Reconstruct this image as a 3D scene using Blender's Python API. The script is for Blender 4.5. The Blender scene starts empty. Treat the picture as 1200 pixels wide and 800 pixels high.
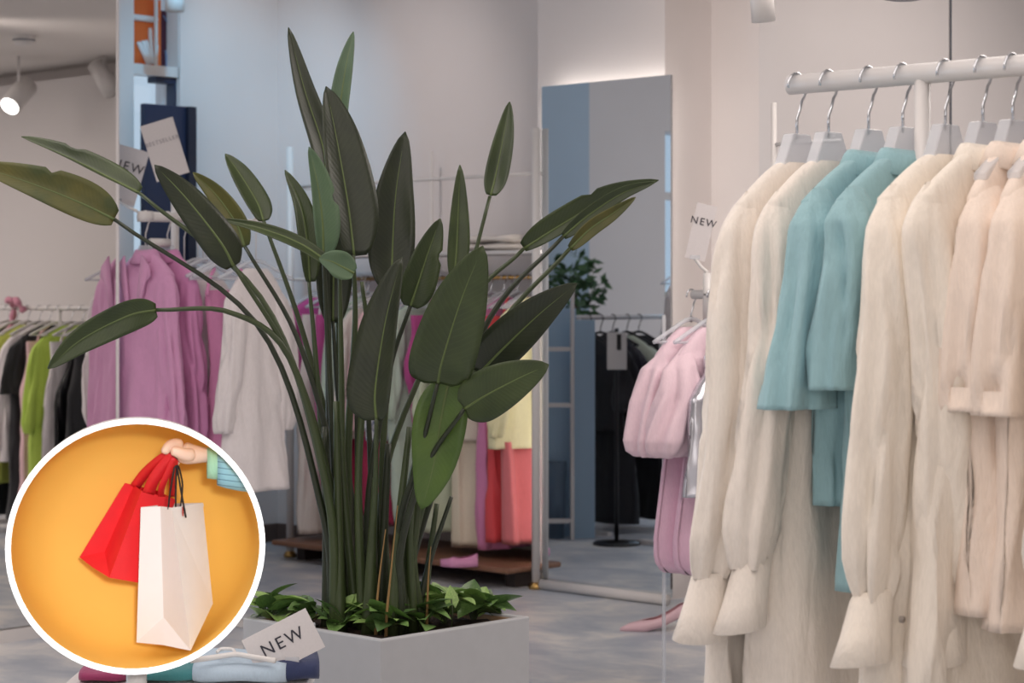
import bpy, bmesh, math, random
from mathutils import Vector, Matrix, Quaternion
random.seed(7)
PI = math.pi
C = bpy.context.scene.collection
sc = bpy.context.scene
# ------------------------------------------------------------------ camera, world, light, exposure
YAW = math.radians(43.5); CA, SA = math.cos(YAW), math.sin(YAW)
F, H = 2460.0, 1.25                       # focal length in pixels (1200x800 frame), eye height
cam = bpy.data.cameras.new('camera'); camo = bpy.data.objects.new('camera', cam); C.objects.link(camo)
cam.sensor_width = 36; cam.lens = F * 36 / 1200; cam.shift_y = -50 / 1200
camo.location = (0, 0, H); camo.rotation_euler = (PI / 2, 0, YAW)
cam.dof.use_dof = True; cam.dof.focus_distance = 4.85; cam.dof.aperture_fstop = 6.3
cam.clip_start = 0.05
sc.camera = camo
sc.view_settings.view_transform = 'Standard'; sc.view_settings.look = 'None'
sc.view_settings.exposure = 0.0; sc.view_settings.gamma = 1.0
try: sc.view_settings.use_curve_mapping = False
except Exception: pass
wd = bpy.data.worlds.new('sky'); sc.world = wd; wd.use_nodes = True
bg = wd.node_tree.nodes['Background']; bg.inputs[0].default_value = (0.72, 0.84, 0.97, 1); bg.inputs[1].default_value = 0.8

def W(cx, d, z):                          # camera frame (right, depth, height) -> room frame
    return Vector((cx * CA - d * SA, cx * SA + d * CA, z))
def P(px, py, d):
    return W((px - 600) / F * d, d, H + (350 - py) / F * d)
def U(px, v):                             # u on a line v = const seen at column px
    a = (px - 600) / F; d = v / (CA + SA * a); return (CA * a - SA) * d
def V(px, u):
    a = (px - 600) / F; d = u / (CA * a - SA); return (CA + SA * a) * d

def area(name, loc, rot, sx, sy, power, col):
    l = bpy.data.lights.new(name, 'AREA'); l.shape = 'RECTANGLE'; l.size = sx; l.size_y = sy
    l.energy = power; l.color = col
    o = bpy.data.objects.new(name, l); C.objects.link(o); o.location = loc; o.rotation_euler = rot
    return o
def spot(name, loc, target, power, angle, blend, col, size=0.04, parent=None):
    l = bpy.data.lights.new(name, 'SPOT'); l.energy = power; l.spot_size = math.radians(angle); l.spot_blend = blend
    l.color = col; l.shadow_soft_size = size
    o = bpy.data.objects.new(name, l); C.objects.link(o); o.location = loc
    o.rotation_euler = (Vector(target) - Vector(loc)).to_track_quat('-Z', 'Y').to_euler()
    return o
WARM = (1.0, 0.90, 0.84); COOL = (0.62, 0.80, 1.0)
area('ceiling_panel_light', (-1.6, 2.2, 3.3), (0, 0, 0), 2.2, 2.2, 26, WARM)
area('ceiling_panel_light', (-4.6, 2.2, 3.3), (0, 0, 0), 2.0, 2.0, 38, WARM)
area('ceiling_panel_light', (-3.0, 0.0, 3.3), (0, 0, 0), 2.0, 2.0, 36, WARM)
area('ceiling_panel_light', (-6.9, 5.0, 3.3), (0, 0, 0), 1.2, 1.6, 9, (1, .93, .9))
area('soffit_light', (-2.6, 5.0, 2.55), (0, 0, 0), 1.6, 1.2, 38, WARM)
area('rear_fill_light', (1.0, -1.6, 1.9), (math.radians(82), 0, YAW), 3.0, 2.0, 46, (1, .93, .87))  # added fill behind the camera, lifts the dark lower garments
area('daylight_window', (-8.15, 2.2, 1.6), (0, -PI / 2, 0), 1.4, 1.3, 30, COOL)
spot('wall_wash_spot', (-6.9, 5.6, 3.3), (-8.3, 6.7, 1.9), 80, 60, 1.0, (.2, .62, .95))  # added cool spot imitating bluish window light on the left wall
spot('wall_wash_spot', (-7.6, 6.3, 3.3), (-8.3, 6.9, 2.4), 14, 60, 1.0, (1, .93, .9))
spot('wall_wash_spot', (-6.6, 5.4, 3.3), (-7.45, 7.0, 2.0), 46, 52, 1.0, (1, .90, .86))
spot('wall_wash_spot', (-4.3, 5.2, 2.5), (-5.0, 7.0, 1.9), 62, 75, 1.0, (1, .90, .84))  # added to brighten the right part of the back wall
spot('rack_spot', (-3.1, 1.6, 3.3), (-2.2, 3.0, 1.0), 12, 50, 1.0, (1, .91, .84))
spot('inset_fill_spot', tuple(W(.35, -.25, 1.7)), tuple(P(165, 640, 4.1)), 480, 9.2, 0.6, (1, .97, .92), .22)  # added spot behind the camera to brighten the round inset

# ------------------------------------------------------------------ mesh helpers
class MB:
    def __init__(s): s.v = []; s.f = []; s.uv = {}
    def add(s, vs, fs):
        o = len(s.v); s.v += [tuple(v) for v in vs]; s.f += [tuple(i + o for i in f) for f in fs]; return o
    def box(s, c, sz, rot=None):
        x, y, z = sz[0] / 2, sz[1] / 2, sz[2] / 2
        vs = [Vector((a, b, d)) for a in (-x, x) for b in (-y, y) for d in (-z, z)]
        if rot is not None: vs = [rot @ v for v in vs]
        vs = [v + Vector(c) for v in vs]
        s.add(vs, [(0, 1, 3, 2), (4, 6, 7, 5), (0, 4, 5, 1), (2, 3, 7, 6), (0, 2, 6, 4), (1, 5, 7, 3)]); return s
    def loft(s, rings, cap0=False, cap1=False, closed=True):
        n = len(rings[0]); vs = [v for r in rings for v in r]; fs = []
        for i in range(len(rings) - 1):
            for j in range(n if closed else n - 1):
                k = (j + 1) % n
                fs.append((i * n + j, i * n + k, (i + 1) * n + k, (i + 1) * n + j))
        if cap0: fs.append(tuple(range(n))[::-1])
        if cap1: fs.append(tuple((len(rings) - 1) * n + j for j in range(n)))
        s.add(vs, fs); return s
    def tube(s, pts, rad, n=10, cap=True):
        pts = [Vector(p) for p in pts]
        if not hasattr(rad, '__len__'): rad = [rad] * len(pts)
        rings = []; up = None
        for i, p in enumerate(pts):
            t = (pts[min(i + 1, len(pts) - 1)] - pts[max(i - 1, 0)]).normalized()
            if up is None:
                up = Vector((0, 0, 1)) if abs(t.z) < .9 else Vector((1, 0, 0))
            a = (up - t * up.dot(t)).normalized(); b = t.cross(a); up = a
            rings.append([p + (a * math.cos(2 * PI * k / n) + b * math.sin(2 * PI * k / n)) * rad[i] for k in range(n)])
        return s.loft(rings, cap, cap)
    def lathe(s, prof, n=24, c=(0, 0, 0), cap0=False, cap1=False):
        rings = [[Vector((c[0] + r * math.cos(2 * PI * k / n), c[1] + r * math.sin(2 * PI * k / n), c[2] + z)) for k in range(n)] for r, z in prof]
        return s.loft(rings, cap0, cap1)
    def prism(s, poly, y0, y1):            # polygon in x,z extruded along y
        n = len(poly)
        s.add([(x, y0, z) for x, z in poly] + [(x, y1, z) for x, z in poly],
              [tuple(range(n)), tuple(range(2 * n - 1, n - 1, -1))] + [(i, i + n, (i + 1) % n + n, (i + 1) % n) for i in range(n)])
        return s
    def obj(s, name, m, parent=None, smooth=True, bevel=0, sub=0):
        me = bpy.data.meshes.new(name); me.from_pydata(s.v, [], s.f)
        bm = bmesh.new(); bm.from_mesh(me); bmesh.ops.recalc_face_normals(bm, faces=bm.faces[:]); bm.to_mesh(me); bm.free()
        me.materials.append(m)
        if smooth: me.polygons.foreach_set('use_smooth', [True] * len(me.polygons))
        o = bpy.data.objects.new(name, me); C.objects.link(o)
        if parent is not None: o.parent = parent
        if bevel:
            b = o.modifiers.new('bevel', 'BEVEL'); b.width = bevel; b.segments = 2; b.limit_method = 'ANGLE'
        if sub:
            b = o.modifiers.new('sub', 'SUBSURF'); b.levels = sub; b.render_levels = sub
        return o
def tag(o, label, cat, group=None):
    o['label'] = label; o['category'] = cat
    if group: o['group'] = group
    return o
def thing(name, label, cat, loc=(0, 0, 0), rz=0, group=None):
    o = bpy.data.objects.new(name, None); C.objects.link(o); o.empty_display_size = .05
    o.location = loc; o.rotation_euler = (0, 0, rz); return tag(o, label, cat, group)
def struct(o): o['kind'] = 'structure'; return o
def catmull(pts, n):
    pts = [Vector(p) for p in pts]; q = [pts[0] * 2 - pts[1]] + pts + [pts[-1] * 2 - pts[-2]]
    seg = len(pts) - 1; out = []
    for k in range(n + 1):
        t = k / n * seg; i = min(int(t), seg - 1); f = t - i
        a, b, c, d = q[i], q[i + 1], q[i + 2], q[i + 3]
        out.append(0.5 * ((2 * b) + (c - a) * f + (2 * a - 5 * b + 4 * c - d) * f * f + (3 * b - a - 3 * c + d) * f ** 3))
    return out
def lerp(a, b, t): return a + (b - a) * t
def interp(tab, t):
    for (a, x), (b, y) in zip(tab, tab[1:]):
        if t <= b: return lerp(x, y, (t - a) / (b - a) if b > a else 0)
    return tab[-1][1]

# ------------------------------------------------------------------ materials
def srgb(r, g, b):
    f = lambda c: (c / 255 / 12.92) if c / 255 <= .04045 else ((c / 255 + .055) / 1.055) ** 2.4
    return (f(r), f(g), f(b), 1)
def mat(name, col, rough=.5, metal=0, **kw):
    m = bpy.data.materials.new(name); m.use_nodes = True; b = m.node_tree.nodes['Principled BSDF']
    b.inputs['Base Color'].default_value = col; b.inputs['Roughness'].default_value = rough; b.inputs['Metallic'].default_value = metal
    for k, v in kw.items(): b.inputs[k.replace('_', ' ')].default_value = v
    return m
def nodes(m): return m.node_tree.nodes, m.node_tree.links, m.node_tree.nodes['Principled BSDF']
def grain(m, col, amt=.12, scale=40, bump=.1, dist=.002, stretch=(1, 1, 1), detail=3):
    N, L, b = nodes(m)
    tc = N.new('ShaderNodeTexCoord'); mp = N.new('ShaderNodeMapping'); mp.inputs['Scale'].default_value = stretch
    L.new(tc.outputs['Object'], mp.inputs[0])
    n = N.new('ShaderNodeTexNoise'); n.inputs['Scale'].default_value = scale; n.inputs['Detail'].default_value = detail
    L.new(mp.outputs[0], n.inputs['Vector'])
    r = N.new('ShaderNodeValToRGB'); L.new(n.outputs[0], r.inputs[0])
    r.color_ramp.elements[0].position = .3; r.color_ramp.elements[1].position = .7
    r.color_ramp.elements[0].color = tuple(c * (1 - amt) for c in col[:3]) + (1,)
    r.color_ramp.elements[1].color = tuple(min(1, c * (1 + amt)) for c in col[:3]) + (1,)
    L.new(r.outputs[0], b.inputs['Base Color'])
    if bump:
        bp = N.new('ShaderNodeBump'); bp.inputs['Strength'].default_value = bump; bp.inputs['Distance'].default_value = dist
        L.new(n.outputs[0], bp.inputs['Height']); L.new(bp.outputs[0], b.inputs['Normal'])
    return m
_cl = {}
def cloth(r, g, b_, rough=.85, wr=.5, satin=False, print_=None):
    key = (r, g, b_, rough, wr, satin, print_)
    if key in _cl: return _cl[key]
    col = srgb(r, g, b_); m = mat('cloth', col, rough)
    N, L, b = nodes(m)
    if not satin: b.inputs['Sheen Weight'].default_value = .15
    tc = N.new('ShaderNodeTexCoord'); mp = N.new('ShaderNodeMapping'); mp.inputs['Scale'].default_value = (1, 1, .35)
    L.new(tc.outputs['Object'], mp.inputs[0])
    n1 = N.new('ShaderNodeTexNoise'); n1.inputs['Scale'].default_value = 22; n1.inputs['Detail'].default_value = 4; n1.inputs['Distortion'].default_value = .6
    L.new(mp.outputs[0], n1.inputs['Vector'])
    n2 = N.new('ShaderNodeTexNoise'); n2.inputs['Scale'].default_value = 260; n2.inputs['Detail'].default_value = 2
    mp2 = N.new('ShaderNodeMapping'); mp2.inputs['Scale'].default_value = (1, 1, .2); L.new(tc.outputs['Object'], mp2.inputs[0]); L.new(mp2.outputs[0], n2.inputs['Vector'])
    b1 = N.new('ShaderNodeBump'); b1.inputs['Strength'].default_value = wr * .55; b1.inputs['Distance'].default_value = .015
    b2 = N.new('ShaderNodeBump'); b2.inputs['Strength'].default_value = .25; b2.inputs['Distance'].default_value = .001
    L.new(n1.outputs[0], b1.inputs['Height']); L.new(n2.outputs[0], b2.inputs['Height']); L.new(b1.outputs[0], b2.inputs['Normal']); L.new(b2.outputs[0], b.inputs['Normal'])
    r_ = N.new('ShaderNodeValToRGB'); L.new(n2.outputs[0], r_.inputs[0])
    r_.color_ramp.elements[0].position = .3; r_.color_ramp.elements[1].position = .7
    r_.color_ramp.elements[0].color = tuple(c * .955 for c in col[:3]) + (1,); r_.color_ramp.elements[1].color = tuple(min(1, c * 1.03) for c in col[:3]) + (1,)
    out = r_.outputs[0]
    if print_:
        vo = N.new('ShaderNodeTexVoronoi'); vo.inputs['Scale'].default_value = 45; L.new(tc.outputs['Object'], vo.inputs['Vector'])
        th = N.new('ShaderNodeMath'); th.operation = 'LESS_THAN'; th.inputs[1].default_value = .35; L.new(vo.outputs['Distance'], th.inputs[0])
        mx = N.new('ShaderNodeMix'); mx.data_type = 'RGBA'; L.new(th.outputs[0], mx.inputs[0]); L.new(out, mx.inputs[6]); mx.inputs[7].default_value = srgb(*print_); out = mx.outputs[2]
    L.new(out, b.inputs['Base Color'])
    _cl[key] = m; return m
WHITEM = mat('white_powder_coat', srgb(222, 218, 216), .35)
WALL = grain(mat('wall_paint', srgb(226, 219, 217), .7), srgb(226, 219, 217), .012, 3, .03, .001)
WALLB = grain(mat('blue_lit_wall_paint', srgb(178, 196, 212), .7), srgb(178, 196, 212), .012, 3, .03, .001)  # bluish window light put into the pilaster's wall colour
CEIL = mat('ceiling_paint', srgb(228, 222, 218), .8)
CHROME = mat('chrome', (.62, .64, .68, 1), .12, 1)
GOLD = mat('brass', srgb(196, 160, 100), .3, 1)
BLACK = mat('black_metal', srgb(22, 22, 26), .4)
NAVY = mat('navy_board', srgb(38, 46, 72), .5)
CARD = grain(mat('card', srgb(214, 208, 208), .7), srgb(214, 208, 208), .02, 200, .02)
INK = mat('ink', srgb(40, 38, 52), .6); INK2 = mat('grey_ink', srgb(150, 146, 152), .6)
MIRROR = mat('mirror_glass', (.78, .83, .87, 1), .01, 1)
MIRROR1 = mat('mirror_glass_warm', (.86, .85, .84, 1), .01, 1)
CLEAR = mat('clear_acrylic', (.90, .91, .94, 1), .12, 0)
_n, _l = CLEAR.node_tree.nodes, CLEAR.node_tree.links
_m = _n.new('ShaderNodeMixShader'); _t = _n.new('ShaderNodeBsdfTransparent'); _t.inputs[0].default_value = (.92, .94, .97, 1); _m.inputs[0].default_value = .42
_l.new(_t.outputs[0], _m.inputs[1]); _l.new(_n['Principled BSDF'].outputs[0], _m.inputs[2]); _l.new(_m.outputs[0], _n['Material Output'].inputs[0])
GLASS = bpy.data.materials.new('window_glass'); GLASS.use_nodes = True
_n, _l = GLASS.node_tree.nodes, GLASS.node_tree.links; _n.clear()
_o = _n.new('ShaderNodeOutputMaterial'); _m = _n.new('ShaderNodeMixShader'); _t = _n.new('ShaderNodeBsdfTransparent'); _g = _n.new('ShaderNodeBsdfGlossy')
_t.inputs[0].default_value = (.93, .97, 1, 1); _g.inputs['Roughness'].default_value = .02; _m.inputs[0].default_value = .06
_l.new(_t.outputs[0], _m.inputs[1]); _l.new(_g.outputs[0], _m.inputs[2]); _l.new(_m.outputs[0], _o.inputs[0])
WOOD = grain(mat('brown_board', srgb(134, 96, 74), .4), srgb(134, 96, 74), .2, 9, .05, .002, (1, 8, 8))
BASEB = mat('baseboard_brown', srgb(98, 82, 76), .6)
def emit(name, col, s):
    m = mat(name, col, .5); b = m.node_tree.nodes['Principled BSDF']
    b.inputs['Emission Color'].default_value = col; b.inputs['Emission Strength'].default_value = s; return m
LAMP = emit('lamp_glow', (1, .95, .9, 1), 6); LED = emit('led_strip', (1, .93, .86, 1), 6.0); RING = emit('inset_glow_ring', (1, 1, 1, 1), 1.5)  # ring: glow added to the inset's plain white border
# floor: troweled blue-grey finish with pale sweeps
FLOOR = mat('floor_finish', srgb(150, 152, 158), .42)
N, L, b = nodes(FLOOR)
tc = N.new('ShaderNodeTexCoord'); mp = N.new('ShaderNodeMapping'); mp.inputs['Rotation'].default_value = (0, 0, -YAW); mp.inputs['Scale'].default_value = (1.1, 1.5, 1)
L.new(tc.outputs['Object'], mp.inputs[0])
n1 = N.new('ShaderNodeTexNoise'); n1.inputs['Scale'].default_value = 2.6; n1.inputs['Detail'].default_value = 6; n1.inputs['Roughness'].default_value = .6; n1.inputs['Distortion'].default_value = .35
L.new(mp.outputs[0], n1.inputs['Vector'])
rp = N.new('ShaderNodeValToRGB'); L.new(n1.outputs[0], rp.inputs[0]); e = rp.color_ramp.elements
e[0].position = .36; e[0].color = srgb(172, 180, 192); e[1].position = .64; e[1].color = srgb(228, 226, 223)
x = e.new(.5); x.color = srgb(196, 200, 206)
L.new(rp.outputs[0], b.inputs['Base Color'])

# ------------------------------------------------------------------ room shell (u = X, v = Y)
UL, VB, ZC = -8.36, 7.05, 3.4
def slab(name, x0, x1, y0, y1, z0, z1, m, parent=None, bevel=0):
    return MB().box(((x0 + x1) / 2, (y0 + y1) / 2, (z0 + z1) / 2), (x1 - x0, y1 - y0, z1 - z0)).obj(name, m, parent, False, bevel)
struct(slab('floor', UL - .2, 3, -3, VB + .2, -.1, 0, FLOOR))
struct(slab('ceiling', UL - .2, 3, -3, VB + .2, ZC, ZC + .1, CEIL))
struct(slab('ceiling', -5.6, 2.8, 3.6, VB, 2.58, ZC, CEIL))
struct(slab('wall_back', UL - .2, 3, VB, VB + .2, 0, ZC, WALL))
struct(slab('wall_right', 2.8, 3, -3, VB, 0, ZC, WALL))
struct(slab('wall_front', UL - .2, 3, -3.2, -3, 0, ZC, WALL))
WV0, WV1 = V(157, UL), V(211, UL)
for nm, a, c, z0, z1 in (('wall_left', WV1, VB, 0, ZC), ('wall_left', 3.12, WV0, 0, ZC), ('wall_left', WV0, WV1, 0, .35),
                         ('wall_left', -3, 1.45, 0, ZC), ('wall_left', 1.45, 3.12, 0, .9), ('wall_left', 1.45, 3.12, 2.3, ZC)):
    struct(slab(nm, UL - .2, UL, a, c, z0, z1, WALL))
struct(slab('wall_pilaster', U(641, 6.80), U(790, 6.80), 6.74, VB, 0, ZC, WALL))
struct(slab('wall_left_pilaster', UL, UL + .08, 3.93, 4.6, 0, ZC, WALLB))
struct(slab('baseboard_back', UL, U(641, 6.93), VB - .02, VB, 0, .09, BASEB))
struct(slab('baseboard_back', U(893, 6.93), 2.8, VB - .02, VB, 0, .09, BASEB))
struct(slab('baseboard_left', UL, UL + .02, WV1, VB - .02, 0, .09, BASEB))
struct(slab('baseboard_left', UL, UL + .02, 3.12, WV0, 0, .09, BASEB))
# glossy wall panels behind the near rack with a dark joint
PANEL = mat('gloss_panel', srgb(216, 211, 210), .25)
u0, u1 = U(893, 6.9), U(1117, 6.9)
struct(slab('wall_panel', u0, u1 - .006, 6.88, VB, .1, ZC - .9, PANEL)); struct(slab('wall_panel', u1 + .006, 2.0, 6.88, VB, .1, ZC - .9, PANEL))
struct(slab('trim_1', u1 - .006, u1 + .006, 6.89, VB, .1, ZC - .9, mat('dark_joint', srgb(60, 74, 90), .4)))

# ------------------------------------------------------------------ left window with posters
wn = bpy.data.objects.new('window_1', None); C.objects.link(wn); struct(wn); wn.location = (UL, WV0, 1.2)
def zat(px, py, u):
    a = (px - 600) / F; d = u / (CA * a - SA); return H + (350 - py) / F * d
def wpart(name, y0, y1, z0, z1, m, x0=UL - .12, x1=UL - .06):
    return MB().box(((x0 + x1) / 2 - UL, (y0 + y1) / 2 - WV0, (z0 + z1) / 2 - 1.2), (x1 - x0, y1 - y0, z1 - z0)).obj(name, m, wn, False)
v = lambda px: V(px, UL - .05)
zz = lambda py: zat(185, py, UL - .05)
wpart('window_glass', WV0, WV1, .35, ZC, GLASS, UL - .13, UL - .125)
wpart('frame', v(203), WV1, zz(90), ZC, WHITEM, UL - .1, UL - .01)
wpart('sill', WV0, WV1, zz(90), zz(78), WHITEM, UL - .1, UL - .01)
wpart('mullion', v(184), v(186.5), zz(78), ZC, WHITEM, UL - .075, UL - .06)
wpart('dark_frame', v(180), WV1, zz(97), zz(90), NAVY, UL - .1, UL - .03)
wpart('dark_frame', v(202), WV1, zz(125), zz(97), NAVY, UL - .1, UL - .03)
# orange poster and dark poster behind the glass, outside in the shop window
def poster(name, label, px0, px1, y0, y1, m, strokes, sm, uu=UL - .115):
    t = thing(name, label, 'poster', (uu, V((px0 + px1) / 2, uu), zat(185, (y0 + y1) / 2, uu)), 0)
    a, c = V(px0, uu), V(px1, uu); z0, z1 = zat(185, y1, uu), zat(185, y0, uu)
    MB().box((0, 0, 0), (.01, c - a, z1 - z0)).obj('board', m, t, False)
    if strokes:
        for pts, w in strokes:
            pp = [(.012, V(x, uu) - t.location.y, zat(185, y, uu) - t.location.z) for x, y in pts]
            MB().tube(catmull(pp, 8), [w * .55] * 8 + [w * .4], 8).obj('white_stroke', sm, t)
    return t
OR = mat('orange_print', srgb(232, 110, 48), .6); MAR = mat('maroon_print', srgb(70, 26, 44), .6); WP = mat('white_print', srgb(240, 238, 238), .6); GP = mat('grey_print', srgb(120, 130, 160), .6)
poster('window_poster', 'orange poster with white finger shapes behind the shop window', 150, 188, 0, 79, OR,
       [([(150, 24), (168, 24), (182, 24)], .03), ([(172, 76), (166, 64), (160, 52)], .022), ([(174, 76), (169, 62), (165, 50)], .02), ([(176, 76), (172, 60), (169, 49)], .02), ([(177, 76), (175, 55), (174, 34)], .02), ([(179, 76), (181, 64), (182, 53)], .018)], WP)
poster('window_poster', 'dark maroon poster beside the orange one in the window', 188, 207, 12, 82, MAR,
       [([(193, 80), (193, 66), (192, 58)], .008), ([(197, 80), (196, 66), (196, 60)], .008), ([(201, 80), (201, 70), (202, 62)], .008), ([(190, 18), (198, 34), (201, 60)], .006)], GP)
uu = UL + .06                              # navy board standing inside, against the window
t = thing('display_board', 'tall navy board standing against the window behind the pink rack', 'board', (uu, V(196, uu), 0))
MB().box((0, 0, zat(200, 124, uu) / 2), (.04, V(225, uu) - V(168, uu), zat(200, 124, uu))).obj('panel', NAVY, t, False, .003)
MB().box((.03, V(225, uu) - V(196, uu) - .03, zat(200, 124, uu) / 2), (.03, .05, zat(200, 124, uu))).obj('edge_post', mat('dark_navy', srgb(26, 30, 48), .5), t, False, .003)
# second window on the left wall (seen in the mirror) and a tree outside it
w2 = bpy.data.objects.new('window_2', None); C.objects.link(w2); struct(w2); w2.location = (UL, 2.285, .9)
MB().box((-.165, 0, .70), (.006, 1.67, 1.4)).obj('window_glass', GLASS, w2, False)
for y in (-.81, -.27, .27, .81): MB().box((-.1, y, .70), (.05, .04, 1.4)).obj('mullion', WHITEM, w2, False)
MB().box((-.1, 0, 1.0), (.05, 1.6, .05)).obj('transom', WHITEM, w2, False); MB().box((-.1, 0, .02), (.08, 1.67, .04)).obj('sill', WHITEM, w2, False)

# ------------------------------------------------------------------ mirrors
VM, UM = 6.66, -6.6
ml, mr = U(634.5, VM), U(785.5, VM); zt = 2.165
t = thing('wall_mirror', 'tall frameless mirror with a glowing edge on the back wall', 'mirror', ((ml + mr) / 2, VM, 0))
MB().box((0, .008, .03 + (zt - .03) / 2), (mr - ml, .012, zt - .03)).obj('glass', MIRROR, t, False)
MB().box((0, .03, 1.1), (mr - ml - .16, .03, 1.9)).obj('backing', WHITEM, t, False)
MB().box((0, .035, zt - .035), (mr - ml - .06, .012, .012)).obj('led_strip', LED, t, False)
for s in (-1, 1): MB().box((s * ((mr - ml) / 2 - .035), .035, 1.1), (.012, .012, 2.0)).obj('led_strip', LED, t, False)
MB().tube([(ml - (ml + mr) / 2 + .02, -.02, .022), (mr - (ml + mr) / 2, -.02, .022)], .022, 12).obj('bottom_rail', WHITEM, t)
t = thing('leaning_mirror', 'large wall mirror at the far left reflecting the shop', 'mirror', (UM, 3.9, 0))
vE = V(137, UM)
MB().box((-.006, (vE + 3.2) / 2 - 3.9, 1.55), (.012, vE - 3.2, 3.0)).obj('glass', MIRROR1, t, False)
MB().box((-.05, (vE + 3.2) / 2 - 3.9 - .01, 1.55), (.07, vE - 3.24, 3.02)).obj('backing', WHITEM, t, False)
MB().box((-.003, vE - 3.9 + .003, 1.55), (.02, .006, 3.0)).obj('edge_strip', mat('pale_edge', srgb(236, 232, 232), .3), t, False)
MB().box((-.04, (vE + 3.2) / 2 - 3.9, .02), (.1, vE - 3.2, .05)).obj('base_rail', WHITEM, t, False)
def M1(px, py, d):
    p = P(px, py, d); return Vector((2 * UM - p.x, p.y, p.z))
def M2(px, py, d):
    p = P(px, py, d); return Vector((p.x, 2 * VM - p.y, p.z))

# ------------------------------------------------------------------ garments and hangers
from mathutils import noise
def nz(x, y, z, sd, f): return noise.noise(Vector((x * f + sd, y * f, z * f * .32 + sd * 1.7))) + .5 * noise.noise(Vector((x * f * 2.3 + z * f * .5, y * f * 2.3 + sd, z * f * .8)))
FOLD = .024
def crease(x, y, z, sd):
    q = noise.noise(Vector((x * 13 + sd * 3.1, y * 13 + sd, z * 2.6 + (x + y) * 5))); return .3 - max(0, 1 - abs(q) * 5)
def ring(W_, T_, z, n, A, k, ph, cx=0, cy=0, ax=0):
    out = []
    for j in range(n):
        f = 2 * PI * j / n; c, s = math.cos(f), math.sin(f)
        x = W_ * math.copysign(abs(c) ** .85, c); y = T_ * math.copysign(abs(s) ** .75, s)
        w = A * math.sin(k * x / max(W_, .01) * 1.6 + ph + (1.3 if s > 0 else 0)) + A * .5 * math.sin(k * 1.9 * x / max(W_, .01) + ph * 2.3)
        out.append(Vector((cx + x + ax * math.sin(k * f + ph), cy + y + w, z)))
    return out
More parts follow.
